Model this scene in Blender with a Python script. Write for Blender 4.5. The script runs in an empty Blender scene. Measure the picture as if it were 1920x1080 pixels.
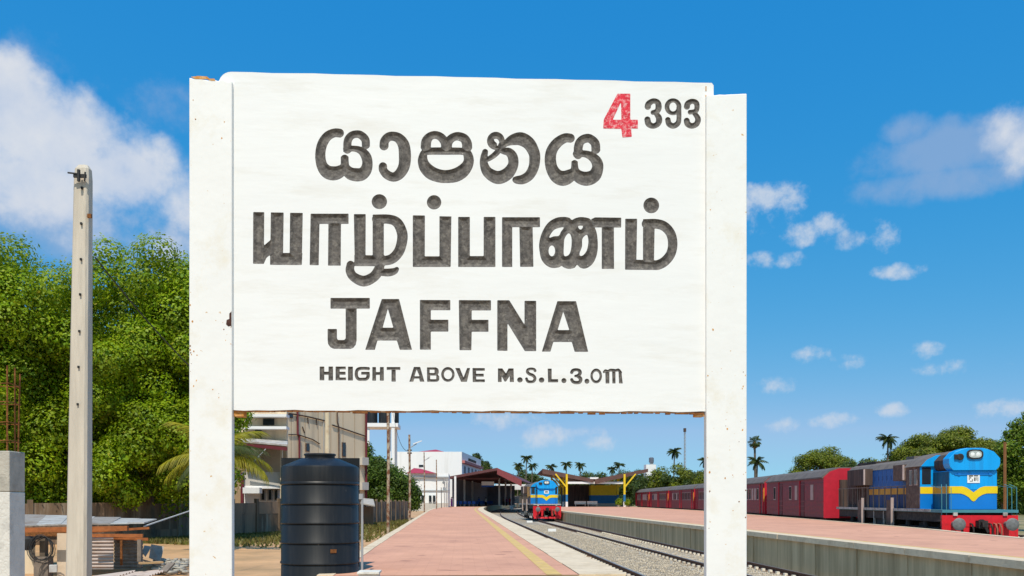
import bpy, bmesh, math, random
import numpy as np
from mathutils import Vector, Matrix

# ------------------------------------------------------------------ camera, sky, sun, exposure
FOC = 1700.0            # focal length in photo pixels (1920 wide)
HOR = 938.0             # row of the horizon in the photo
YAW = math.radians(3.1)  # camera turned right of the track direction (+Y)
EYE = 1.7
scene = bpy.context.scene
COL = scene.collection
cam_d = bpy.data.cameras.new('camera')
cam = bpy.data.objects.new('camera', cam_d)
COL.objects.link(cam)
cam.location = (0, 0, EYE)
cam.rotation_euler = (math.radians(90), 0, -YAW)
cam_d.sensor_width = 36
cam_d.lens = FOC / 1920 * 36
cam_d.shift_y = (HOR - 540) / 1920
cam_d.clip_start = 0.05
cam_d.clip_end = 6000
scene.camera = cam

FWD = Vector((math.sin(YAW), math.cos(YAW), 0))
RGT = Vector((math.cos(YAW), -math.sin(YAW), 0))
UP = Vector((0, 0, 1))


def at(px, py, d):
    """point d metres in front of the camera that the photo shows at px, py"""
    return Vector((0, 0, EYE)) + d * (FWD + (px - 960) / FOC * RGT + (HOR - py) / FOC * UP)


def gp(px, d, z=0.0):
    p = at(px, HOR, d)
    return Vector((p.x, p.y, z))


SUN_EL = math.radians(57)
SUN_AZ = math.radians(-173)   # clockwise from +Y: behind the camera, to its left
sun_vec = Vector((math.sin(SUN_AZ) * math.cos(SUN_EL), math.cos(SUN_AZ) * math.cos(SUN_EL), math.sin(SUN_EL)))
sl = bpy.data.lights.new('sun', 'SUN')
sl.energy = 4.15
sl.angle = math.radians(0.53)
sl.color = (1.0, 0.915, 0.785)
so = bpy.data.objects.new('sun', sl)
COL.objects.link(so)
so.rotation_euler = (-sun_vec).to_track_quat('-Z', 'Y').to_euler()
so.location = sun_vec * 50

scene.view_settings.view_transform = 'Standard'
scene.view_settings.look = 'None'
scene.view_settings.exposure = 0.07
scene.view_settings.gamma = 1
scene.view_settings.use_curve_mapping = False

world = bpy.data.worlds.new('World')
scene.world = world
world.use_nodes = True
NT = world.node_tree
for n in list(NT.nodes):
    NT.nodes.remove(n)


def wn(t, **kw):
    n = NT.nodes.new(t)
    for k, v in kw.items():
        setattr(n, k, v)
    return n


def wl(a, b):
    NT.links.new(a, b)


def wmath(op, a, b=None, c=None, clamp=False):
    n = wn('ShaderNodeMath', operation=op, use_clamp=clamp)
    for i, x in enumerate((a, b, c)):
        if x is None:
            continue
        if isinstance(x, (int, float)):
            n.inputs[i].default_value = x
        else:
            wl(x, n.inputs[i])
    return n.outputs[0]


SKY_STRENGTH = 0.15
sky = wn('ShaderNodeTexSky', sky_type='NISHITA')
sky.sun_disc = False
sky.sun_elevation = SUN_EL
sky.sun_rotation = SUN_AZ
sky.altitude = 0
sky.air_density = 1.0
sky.dust_density = 0.3
sky.ozone_density = 2.5
tc = wn('ShaderNodeTexCoord')
DIR = tc.outputs['Generated']
# the lowest, whitest band of the model sky is left out: the photo's air is clear down to the tree tops
sxyz = wn('ShaderNodeSeparateXYZ')
wl(DIR, sxyz.inputs[0])
cxyz = wn('ShaderNodeCombineXYZ')
wl(sxyz.outputs[0], cxyz.inputs[0])
wl(sxyz.outputs[1], cxyz.inputs[1])
wl(wmath('MULTIPLY_ADD', wmath('MAXIMUM', sxyz.outputs[2], 0.0), 1.2, 0.22), cxyz.inputs[2])
nrmz = wn('ShaderNodeVectorMath', operation='NORMALIZE')
wl(cxyz.outputs[0], nrmz.inputs[0])
wl(nrmz.outputs[0], sky.inputs[0])
# the deep polarised blue of the photo: a contrast curve for each channel
ssep = wn('ShaderNodeSeparateColor')
wl(sky.outputs[0], ssep.inputs[0])
scomb = wn('ShaderNodeCombineColor')
for ch, (raw, lowv, pw, cap) in enumerate(((1.56, 1.42, 3.6, 1.10), (2.63, 3.15, 1.02, 1.3), (4.44, 5.0, .36, 1.3))):
    wl(wmath('MULTIPLY', wmath('POWER', wmath('MINIMUM', wmath('DIVIDE', ssep.outputs[ch], raw), cap), pw), lowv), scomb.inputs[ch])
SKYC = scomb.outputs[0]
# fbm noise on the view direction shapes the clouds
nz = wn('ShaderNodeTexNoise')
nz.inputs['Scale'].default_value = 14
nz.inputs['Detail'].default_value = 9
nz.inputs['Roughness'].default_value = 0.58
wl(DIR, nz.inputs['Vector'])
nz2 = wn('ShaderNodeTexNoise')
nz2.inputs['Scale'].default_value = 48
nz2.inputs['Detail'].default_value = 6
nz2.inputs['Roughness'].default_value = 0.6
wl(DIR, nz2.inputs['Vector'])


def cloud_bank(blobs):
    tot = None
    for (px, py, rx, ry, w) in blobs:
        c = (FWD + (px - 960) / FOC * RGT + (HOR - py) / FOC * UP)
        k = c.length
        c.normalize()
        u = Vector((c.y, -c.x, 0)).normalized()
        v = u.cross(c)
        du = wn('ShaderNodeVectorMath', operation='DOT_PRODUCT')
        du.inputs[1].default_value = u / (rx / FOC / k)
        wl(DIR, du.inputs[0])
        dv = wn('ShaderNodeVectorMath', operation='DOT_PRODUCT')
        dv.inputs[1].default_value = v / (ry / FOC / k)
        wl(DIR, dv.inputs[0])
        dc = wn('ShaderNodeVectorMath', operation='DOT_PRODUCT')
        dc.inputs[1].default_value = c
        wl(DIR, dc.inputs[0])
        a2 = wmath('MULTIPLY', du.outputs['Value'], du.outputs['Value'])
        r2 = wmath('MULTIPLY_ADD', dv.outputs['Value'], dv.outputs['Value'], a2)
        m = wmath('SUBTRACT', 1.0, r2)
        m = wmath('MULTIPLY', m, w)
        # nothing on the far side of the sky
        m = wmath('ADD', m, wmath('MULTIPLY', wmath('LESS_THAN', dc.outputs['Value'], 0.2), -99.0))
        tot = m if tot is None else wmath('MAXIMUM', tot, m)
    return wmath('MAXIMUM', tot, -1.5)


big = cloud_bank([(20, 190, 105, 100, 1.0), (100, 260, 160, 115, 1.0), (225, 330, 150, 95, 1.0), (60, 350, 190, 100, .9), (330, 370, 100, 80, .65), (190, 400, 190, 75, .62),
                  (275, 460, 120, 45, .5), (-150, 260, 160, 170, 1.0), (1890, 245, 60, 50, .55), (1960, 260, 90, 70, .7)])
small = cloud_bank([(1440, 375, 60, 40, .85), (1468, 388, 56, 44, .8), (1415, 395, 46, 40, .5), (1505, 435, 52, 28, .8), (1540, 425, 46, 28, .6), (1580, 448, 50, 18, .35), (1655, 440, 30, 30, .2),
                    (1020, 818, 66, 26, .75), (1122, 831, 42, 20, .65), (1090, 812, 60, 14, .4), (1680, 769, 44, 17, .65), (1470, 797, 40, 20, .65), (1525, 668, 42, 20, .65),
                    (1594, 686, 28, 14, .6), (1560, 675, 60, 14, .35), (1725, 657, 42, 20, .7), (1700, 655, 50, 14, .35), (1450, 722, 50, 18, .65), (1688, 508, 60, 16, .6),
                    (1890, 770, 70, 24, .65), (1845, 780, 50, 14, .4), (950, 790, 80, 22, .5), (1575, 788, 70, 14, .45), (1445, 490, 66, 18, .5), (1780, 690, 80, 12, .25)])
thin = cloud_bank([(1800, 275, 215, 62, .85), (1700, 250, 60, 40, .7), (1770, 340, 175, 42, .65), (1590, 448, 35, 14, .3), (280, 190, 120, 40, .15), (60, 110, 90, 40, .2), (150, 430, 300, 75, .75), (330, 470, 120, 70, .6)])
nn = wmath('MULTIPLY_ADD', nz.outputs['Fac'], 2.4, -1.2)
nn = wmath('ADD', nn, wmath('MULTIPLY_ADD', nz2.outputs['Fac'], .9, -.45))
bigd = wmath('ADD', big, wmath('MULTIPLY', nn, .85))
mr = wn('ShaderNodeMapRange', interpolation_type='SMOOTHSTEP')
mr.inputs['From Min'].default_value = -0.05
mr.inputs['From Max'].default_value = 0.95
mr.inputs['To Max'].default_value = 0.88
wl(bigd, mr.inputs['Value'])
mr2 = wn('ShaderNodeMapRange', interpolation_type='SMOOTHSTEP')
mr2.inputs['From Min'].default_value = -0.05
mr2.inputs['From Max'].default_value = 0.8
mr2.inputs['To Max'].default_value = 0.62
wl(wmath('ADD', thin, wmath('MULTIPLY', nn, .75)), mr2.inputs['Value'])
mr3 = wn('ShaderNodeMapRange', interpolation_type='SMOOTHSTEP')
mr3.inputs['From Min'].default_value = 0.0
mr3.inputs['From Max'].default_value = 1.15
mr3.inputs['To Max'].default_value = 0.85
nsm = wn('ShaderNodeTexNoise')
nsm.inputs['Scale'].default_value = 30
nsm.inputs['Detail'].default_value = 8
nsm.inputs['Roughness'].default_value = 0.62
wl(DIR, nsm.inputs['Vector'])
wl(wmath('ADD', small, wmath('MULTIPLY_ADD', nsm.outputs['Fac'], 3.4, -1.75)), mr3.inputs['Value'])
# nothing outside the small clouds' own extents
smask = wmath('MULTIPLY', mr3.outputs[0], wmath('MULTIPLY_ADD', small, 3.0, 1.2, clamp=True))
# cloud colours (radiance before the background strength)
CW = (4.9, 5.0, 5.2, 1)
CG = (2.0, 2.8, 4.2, 1)
rampc = wn('ShaderNodeMix', data_type='RGBA')
rampc.inputs['A'].default_value = (3.2, 3.8, 4.9, 1)
rampc.inputs['B'].default_value = CW
wl(wmath('MULTIPLY_ADD', nz.outputs['Fac'], 2.6, -.8, clamp=True), rampc.inputs['Factor'])
mixa = wn('ShaderNodeMix', data_type='RGBA')
wl(mr2.outputs[0], mixa.inputs['Factor'])
wl(SKYC, mixa.inputs['A'])
mixa.inputs['B'].default_value = CG
mixb = wn('ShaderNodeMix', data_type='RGBA')
wl(mr.outputs[0], mixb.inputs['Factor'])
wl(mixa.outputs['Result'], mixb.inputs['A'])
wl(rampc.outputs['Result'], mixb.inputs['B'])
bg = wn('ShaderNodeBackground')
bg.inputs['Strength'].default_value = SKY_STRENGTH
mixc = wn('ShaderNodeMix', data_type='RGBA')
wl(smask, mixc.inputs['Factor'])
wl(mixb.outputs['Result'], mixc.inputs['A'])
mixc.inputs['B'].default_value = (3.9, 4.35, 5.0, 1)
wl(mixc.outputs['Result'], bg.inputs['Color'])
wo = wn('ShaderNodeOutputWorld')
wl(bg.outputs[0], wo.inputs['Surface'])

# ------------------------------------------------------------------ materials


def mat(name, base, rough=.75, var=.18, vscale=2.0, bump=0.0, bscale=40., dirt=None, damt=.5, dscale=1.5, dsharp=.12,
        streak=False, metal=0.0, spec=.35, speck=None, spscale=30., spth=.72, sub=0.0, detail=6, axes=None):
    m = bpy.data.materials.new(name)
    m.use_nodes = True
    nt = m.node_tree
    bs = nt.nodes['Principled BSDF']
    bs.inputs['Roughness'].default_value = rough
    bs.inputs['Metallic'].default_value = metal
    bs.inputs['Specular IOR Level'].default_value = spec
    L = nt.links.new
    tc = nt.nodes.new('ShaderNodeTexCoord')
    mp = nt.nodes.new('ShaderNodeMapping')
    L(tc.outputs['Object'], mp.inputs['Vector'])
    if streak:
        mp.inputs['Scale'].default_value = (1, 1, .09)
    if axes:
        mp.inputs['Scale'].default_value = axes
    n1 = nt.nodes.new('ShaderNodeTexNoise')
    n1.inputs['Scale'].default_value = vscale
    n1.inputs['Detail'].default_value = detail
    n1.inputs['Roughness'].default_value = .62
    L(mp.outputs[0], n1.inputs['Vector'])
    r1 = nt.nodes.new('ShaderNodeValToRGB')
    r1.color_ramp.elements[0].position = .28
    r1.color_ramp.elements[1].position = .72
    r1.color_ramp.elements[0].color = tuple(c * (1 - var) for c in base) + (1,)
    r1.color_ramp.elements[1].color = tuple(min(1, c * (1 + var)) for c in base) + (1,)
    L(n1.outputs['Fac'], r1.inputs['Fac'])
    out = r1.outputs['Color']

    def layer(col, fac_out):
        nonlocal out
        mx = nt.nodes.new('ShaderNodeMix')
        mx.data_type = 'RGBA'
        L(fac_out, mx.inputs['Factor'])
        L(out, mx.inputs['A'])
        mx.inputs['B'].default_value = tuple(col) + (1,)
        out = mx.outputs['Result']
    if dirt:
        n2 = nt.nodes.new('ShaderNodeTexNoise')
        n2.inputs['Scale'].default_value = dscale
        n2.inputs['Detail'].default_value = 8
        n2.inputs['Roughness'].default_value = .68
        L(mp.outputs[0], n2.inputs['Vector'])
        mr = nt.nodes.new('ShaderNodeMapRange')
        mr.inputs['From Min'].default_value = 1 - damt - dsharp
        mr.inputs['From Max'].default_value = 1 - damt + dsharp
        L(n2.outputs['Fac'], mr.inputs['Value'])
        layer(dirt, mr.outputs[0])
    if speck:
        n3 = nt.nodes.new('ShaderNodeTexNoise')
        n3.inputs['Scale'].default_value = spscale
        n3.inputs['Detail'].default_value = 3
        L(tc.outputs['Object'], n3.inputs['Vector'])
        mr = nt.nodes.new('ShaderNodeMapRange')
        mr.inputs['From Min'].default_value = spth
        mr.inputs['From Max'].default_value = spth + .06
        L(n3.outputs['Fac'], mr.inputs['Value'])
        layer(speck, mr.outputs[0])
    L(out, bs.inputs['Base Color'])
    if bump:
        nb = nt.nodes.new('ShaderNodeTexNoise')
        nb.inputs['Scale'].default_value = bscale
        nb.inputs['Detail'].default_value = 5
        L(mp.outputs[0], nb.inputs['Vector'])
        b = nt.nodes.new('ShaderNodeBump')
        b.inputs['Strength'].default_value = bump
        b.inputs['Distance'].default_value = .02
        L(nb.outputs['Fac'], b.inputs['Height'])
        L(b.outputs[0], bs.inputs['Normal'])
    m['out'] = 0
    return m


def leafmat(name, c1, c2, c3=None, trans=.35):
    m = bpy.data.materials.new(name)
    m.use_nodes = True
    nt = m.node_tree
    nt.nodes.remove(nt.nodes['Principled BSDF'])
    L = nt.links.new
    g = nt.nodes.new('ShaderNodeNewGeometry')
    r = nt.nodes.new('ShaderNodeValToRGB')
    r.color_ramp.elements[0].color = tuple(c1) + (1,)
    r.color_ramp.elements[1].color = tuple(c2) + (1,)
    if c3:
        e = r.color_ramp.elements.new(.93)
        e.color = tuple(c2) + (1,)
        r.color_ramp.elements[-1].color = tuple(c3) + (1,)
    L(g.outputs['Random Per Island'], r.inputs['Fac'])
    tcn = nt.nodes.new('ShaderNodeTexCoord')
    n1 = nt.nodes.new('ShaderNodeTexNoise')
    n1.inputs['Scale'].default_value = .55
    n1.inputs['Detail'].default_value = 3
    L(tcn.outputs['Object'], n1.inputs['Vector'])
    hs = nt.nodes.new('ShaderNodeHueSaturation')
    mrv = nt.nodes.new('ShaderNodeMapRange')
    mrv.inputs['From Min'].default_value = .3
    mrv.inputs['From Max'].default_value = .7
    mrv.inputs['To Min'].default_value = .58
    mrv.inputs['To Max'].default_value = 1.42
    L(n1.outputs['Fac'], mrv.inputs['Value'])
    L(mrv.outputs[0], hs.inputs['Value'])
    L(r.outputs['Color'], hs.inputs['Color'])
    d = nt.nodes.new('ShaderNodeBsdfPrincipled')
    d.inputs['Roughness'].default_value = .5
    d.inputs['Specular IOR Level'].default_value = .3
    t = nt.nodes.new('ShaderNodeBsdfTranslucent')
    L(hs.outputs['Color'], d.inputs['Base Color'])
    L(hs.outputs['Color'], t.inputs['Color'])
    mx = nt.nodes.new('ShaderNodeMixShader')
    mx.inputs[0].default_value = trans
    L(d.outputs[0], mx.inputs[1])
    L(t.outputs[0], mx.inputs[2])
    L(mx.outputs[0], nt.nodes['Material Output'].inputs['Surface'])
    return m


RUST = (.20, .075, .02)
m_signwhite = mat('sign_white_paint', (.80, .80, .79), rough=.55, var=.03, vscale=1.6, bump=.06, bscale=10, dirt=(.72, .70, .655), damt=.37, dscale=3, axes=(.45, 1, 2.4), speck=(.45, .42, .36), spscale=26, spth=.76)
m_postwhite = mat('post_white_paint', (.80, .795, .775), rough=.55, var=.03, vscale=1.8, bump=.1, bscale=14, dirt=(.73, .68, .57), damt=.35, dscale=4.5, speck=(.58, .36, .15), spscale=40, spth=.70)
m_underside = mat('rusted_board_edge', (.62, .50, .38), var=.4, vscale=9, dirt=RUST, damt=.5, dscale=14, bump=.4)
m_letter = mat('worn_black_paint', (.10, .09, .083), rough=.8, var=.5, vscale=28, bump=.3, bscale=60, dirt=(.19, .172, .152), damt=.44, dscale=38, dsharp=.08, speck=(.46, .43, .38), spscale=70, spth=.715)
m_redpaint = mat('chalky_red_paint', (.66, .03, .055), rough=.85, var=.25, vscale=30, dirt=(.80, .50, .50), damt=.42, dscale=46, dsharp=.1)
m_rust = mat('rust', RUST, rough=.9, var=.45, vscale=20, bump=.5)
m_rustdark = mat('dark_rust', (.07, .03, .022), rough=.9, var=.5, vscale=30, bump=.4)
m_rustorange = mat('orange_rust', (.55, .24, .05), rough=.9, var=.4, vscale=20, dirt=(.7, .55, .35), damt=.42, dscale=30)
m_conc = mat('pale_concrete', (.58, .515, .425), rough=.9, var=.16, vscale=5, bump=.35, bscale=60, dirt=(.42, .37, .30), damt=.40, dscale=6, streak=True)
m_conc_new = mat('light_grey_concrete', (.66, .635, .58), rough=.9, var=.14, vscale=6, bump=.4, bscale=50, dirt=(.42, .40, .37), damt=.36, dscale=4)
m_conc_grey = mat('grey_concrete', (.44, .41, .35), rough=.9, var=.18, vscale=6, bump=.4, bscale=50, dirt=(.28, .26, .22), damt=.42, dscale=5)
m_dark = mat('near_black', (.02, .02, .02), rough=.7)
m_black_tank = mat('black_plastic', (.012, .0125, .014), rough=.42, var=.25, vscale=3, bump=.12, bscale=9, dirt=(.035, .033, .031), damt=.38, dscale=4, streak=True, spec=.3, speck=(.12, .11, .10), spscale=9, spth=.73)
m_pink = None
m_yellow = mat('yellow_line_paint', (.62, .42, .14), var=.16, vscale=6, dirt=(.58, .36, .25), damt=.38, dscale=5)
m_cream = mat('cream_coping', (.68, .55, .39), var=.12, vscale=3, dirt=(.46, .35, .22), damt=.38, dscale=2.2, bump=.2)
m_platwall = mat('platform_wall_concrete', (.64, .49, .29), var=.2, vscale=2.5, dirt=(.34, .25, .135), damt=.45, dscale=1.6, streak=True, bump=.3)
m_ballast = mat('ballast_ground', (.40, .33, .24), var=.5, vscale=9, bump=.8, bscale=16, dirt=(.12, .11, .095), damt=.45, dscale=13, dsharp=.1)
m_stone = mat('ballast_stone', (.48, .40, .295), var=.4, vscale=3)
m_stonebrown = mat('rust_stained_stone', (.20, .135, .085), var=.4, vscale=4)
m_sand = mat('orange_sand', (.56, .33, .165), var=.2, vscale=.7, dirt=(.30, .20, .10), damt=.42, dscale=.5, dsharp=.16, bump=.4, bscale=8)
m_earth = mat('dry_earth', (.42, .30, .17), var=.25, vscale=.2, dirt=(.11, .13, .045), damt=.52, dscale=.12, dsharp=.2, bump=.3, bscale=5)
m_rail = mat('rusty_rail_steel', (.105, .045, .028), var=.35, vscale=6, rough=.7)
m_railtop = mat('polished_rail_top', (.30, .26, .24), rough=.45, metal=.6, var=.2)
m_sleeper = mat('concrete_sleeper', (.46, .43, .38), var=.2, vscale=8)
m_clip = mat('pale_rail_clip', (.68, .60, .48), var=.2)

m_white = mat('white_wall_paint', (.78, .78, .77), var=.04, vscale=.5, dirt=(.64, .63, .6), damt=.34, dscale=.5, streak=True)
m_redroof = mat('red_metal_roof', (.42, .035, .05), var=.15, vscale=1, rough=.5)
m_brownroof = mat('maroon_roof_sheet', (.115, .042, .042), var=.25, vscale=1, rough=.6)
m_glass = mat('dark_window_glass', (.02, .025, .03), rough=.12, var=.2, spec=.6)
m_grey = mat('grey_paint', (.33, .34, .35), var=.12)
m_creamwall = mat('stained_cream_wall', (.74, .60, .415), var=.1, vscale=.8, dirt=(.47, .38, .27), damt=.40, dscale=.8, streak=True, bump=.1)
m_tan = mat('tan_wall', (.42, .30, .18), var=.15, vscale=1)
m_maroonpaint = mat('maroon_paint', (.13, .02, .028), var=.25, vscale=2)
m_blackwall = mat('weathered_boundary_wall', (.15, .10, .062), var=.5, vscale=2.2, dirt=(.40, .33, .25), damt=.37, dscale=2.6, streak=True, bump=.4, bscale=20)
m_wallpanel = mat('weathered_pinkish_panel', (.36, .235, .15), var=.4, vscale=2.2, dirt=(.09, .066, .048), damt=.5, dscale=2.2, streak=True, bump=.4, bscale=20)
m_pvc = mat('cream_pole_paint', (.62, .52, .36), var=.15, dirt=(.35, .2, .09), damt=.36, dscale=4)
m_rustpole = mat('rusty_pale_post', (.42, .34, .25), var=.25, vscale=7, dirt=(.17, .065, .03), damt=.5, dscale=4, dsharp=.05)
m_zinc = mat('zinc_sheet', (.52, .51, .49), rough=.55, var=.18, vscale=3, dirt=(.26, .21, .18), damt=.42, dscale=2.5, metal=.15)
m_zinc2 = mat('dull_zinc_sheet', (.34, .32, .30), rough=.65, var=.2, vscale=3, dirt=(.17, .12, .09), damt=.45, dscale=3)
m_wood = mat('pale_wood', (.52, .33, .16), var=.25, vscale=6, axes=(1, 8, 8), bump=.2)
m_woodgrey = mat('grey_wood', (.19, .155, .125), var=.3, vscale=6)
m_bark = mat('bark', (.11, .085, .06), var=.4, vscale=4, bump=.6, bscale=14)
m_rustbeam = mat('orange_rusty_steel', (.33, .105, .03), rough=.85, var=.35, vscale=9)
m_creamboard = mat('cream_board', (.62, .50, .37), var=.12, dirt=(.4, .28, .18), damt=.36)
m_zincpink = mat('faded_zinc', (.46, .38, .34), rough=.6, var=.15, vscale=3, dirt=(.24, .16, .12), damt=.4, dscale=3)
m_bluegrey = mat('bluish_sheet', (.42, .38, .33), var=.2, dirt=(.2, .2, .2), damt=.4)
m_lightwall = mat('pale_grey_wall', (.50, .47, .42), var=.08)
m_rope = mat('pale_rope', (.6, .57, .52), var=.1)
m_wire = mat('dark_cable', (.03, .03, .03), var=.1)
m_greenpaint = mat('teal_blue_plastic', (.03, .16, .22), var=.1)
m_bluepaint = mat('blue_plastic', (.02, .09, .36), var=.1)

# leaves
lf_left = leafmat('bright_leaf', (.14, .255, .005), (.30, .385, .009), (.42, .39, .03), trans=.40)
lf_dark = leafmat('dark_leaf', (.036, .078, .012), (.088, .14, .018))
lf_rain = leafmat('rain_tree_leaf', (.11, .15, .010), (.21, .235, .018), (.22, .17, .03))
lf_far = leafmat('far_leaf', (.048, .084, .018), (.095, .13, .026))
lf_mid = leafmat('mid_green_leaf', (.07, .14, .010), (.17, .235, .014), (.22, .22, .03), trans=.38)
lf_mid2 = leafmat('deep_green_leaf', (.045, .10, .012), (.11, .17, .016), trans=.36)
lf_palm = leafmat('palm_leaf', (.05, .085, .02), (.10, .125, .025))
lf_ypalm = leafmat('yellow_palm_leaf', (.24, .26, .015), (.46, .40, .02), trans=.4)
lf_grass = leafmat('dry_grass', (.10, .12, .02), (.24, .19, .06))

# train paints
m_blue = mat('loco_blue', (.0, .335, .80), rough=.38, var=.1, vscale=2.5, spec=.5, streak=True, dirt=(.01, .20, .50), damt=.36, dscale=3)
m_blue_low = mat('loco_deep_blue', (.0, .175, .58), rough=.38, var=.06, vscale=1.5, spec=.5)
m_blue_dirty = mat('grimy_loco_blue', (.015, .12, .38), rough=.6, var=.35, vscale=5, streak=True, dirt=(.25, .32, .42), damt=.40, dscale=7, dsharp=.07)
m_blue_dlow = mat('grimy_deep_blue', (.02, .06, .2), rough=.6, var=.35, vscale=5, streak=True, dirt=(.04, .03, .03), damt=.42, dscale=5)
m_yel = mat('loco_yellow', (.80, .56, .01), rough=.4, var=.08)
m_yel_d = mat('grimy_yellow', (.62, .29, .03), rough=.6, var=.3, vscale=5, streak=True)
m_soot = mat('sooty_brown', (.045, .03, .026), rough=.8, var=.5, vscale=4, streak=True, dirt=(.12, .075, .055), damt=.45, dscale=5)
m_brown = mat('grimy_brown', (.10, .06, .045), rough=.75, var=.4, vscale=4, dirt=(.2, .14, .1), damt=.4, dscale=5)
m_roofgrey = mat('dusty_roof_grey', (.20, .17, .15), rough=.85, var=.3, vscale=2, dirt=(.1, .085, .08), damt=.45, dscale=2)
m_red = mat('buffer_red', (.62, .012, .022), rough=.5, var=.15, vscale=4, dirt=(.2, .03, .025), damt=.34, dscale=5)
m_teal = mat('teal_deck_paint', (.06, .22, .26), rough=.5, var=.15)
m_lightgrey = mat('light_grey_paint', (.45, .43, .40), var=.2, dirt=(.2, .15, .12), damt=.42, dscale=6)
m_black = mat('greasy_black', (.022, .019, .018), rough=.7, var=.5, vscale=6, dirt=(.075, .055, .045), damt=.38, dscale=6)
m_buffer = mat('grey_buffer_steel', (.15, .15, .15), rough=.55, var=.35, vscale=9)
m_lamp = mat('headlight_glass', (.75, .76, .74), rough=.15, var=.15, vscale=12, spec=.6)
m_plate = mat('white_plate', (.8, .8, .8), var=.05)
m_maroon = mat('coach_maroon', (.20, .016, .030), rough=.55, var=.22, vscale=3, dirt=(.10, .026, .03), damt=.42, dscale=2.2, axes=(1, 1, 3))
m_redend = mat('sunlit_coach_red', (.45, .012, .03), rough=.55, var=.15, vscale=3)  # coach paint brightened: sunlight on forward faces put into the colour
m_doordark = mat('coach_door_maroon', (.085, .012, .018), rough=.6, var=.2)
m_winframe = mat('pale_window_frame', (.42, .33, .30), var=.2)
m_cryel = mat('canopy_yellow', (.72, .50, .02), var=.12)
m_crblue = mat('canopy_blue', (.02, .15, .34), var=.12)
m_pinkhose = mat('dirty_red_hose', (.35, .12, .08), var=.3)
m_brownrail = mat('grimy_handrail', (.16, .13, .11), var=.3)
m_coachroof = mat('dull_coach_roof', (.13, .113, .105), rough=.85, var=.3, vscale=2)
m_brownfascia = mat('brown_fascia', (.115, .06, .05), var=.2)
m_sunlitfascia = mat('sunlit_maroon_fascia', (.22, .05, .055), var=.15)  # fascia brown brightened, sunlight on the right rake put into the colour
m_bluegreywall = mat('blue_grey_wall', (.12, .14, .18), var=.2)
m_redfaded = mat('faded_red_band', (.48, .16, .14), var=.1)
m_greyglass = mat('grey_window', (.2, .21, .22), var=.1)
m_purple = mat('purple_cloth', (.14, .03, .2), var=.15)
m_pvcleaf = mat('dead_palm_leaf', (.30, .2, .08), var=.3)
m_rustthin = mat('thin_rust_post', (.26, .11, .04), var=.3)
m_numgrey = mat('number_grey', (.13, .125, .11), var=.3, vscale=30)
m_hoodshade = mat('shaded_grimy_teal', (.0, .10, .20), rough=.6, var=.4, vscale=5, streak=True, dirt=(.01, .03, .05), damt=.42, dscale=4)  # teal darkened: shade of the hood's side put into the colour, plus grime
m_lensgrey = mat('headlight_cover', (.42, .45, .42), rough=.12, var=.35, vscale=12, spec=.7)
m_skin = mat('skin', (.22, .12, .075), var=.1)

# ------------------------------------------------------------------ mesh helpers
XF = {}


def tag(o, label=None, cat=None, group=None, kind=None):
    if label:
        o['label'] = label
    if cat:
        o['category'] = cat
    if group:
        o['group'] = group
    if kind:
        o['kind'] = kind
    return o


def thing(name, label, cat, loc=(0, 0, 0), rz=0.0, group=None):
    o = bpy.data.objects.new(name, None)
    COL.objects.link(o)
    o.location = loc
    o.rotation_euler = (0, 0, rz)
    o.empty_display_size = .2
    XF[o.name] = Matrix.Translation(Vector(loc)) @ Matrix.Rotation(rz, 4, 'Z')
    return tag(o, label, cat, group)


def copy_tree(o, parent=None):
    c = o.copy()
    COL.objects.link(c)
    if parent is not None:
        c.parent = parent
    for ch in list(o.children):
        copy_tree(ch, c)
    return c


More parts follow.
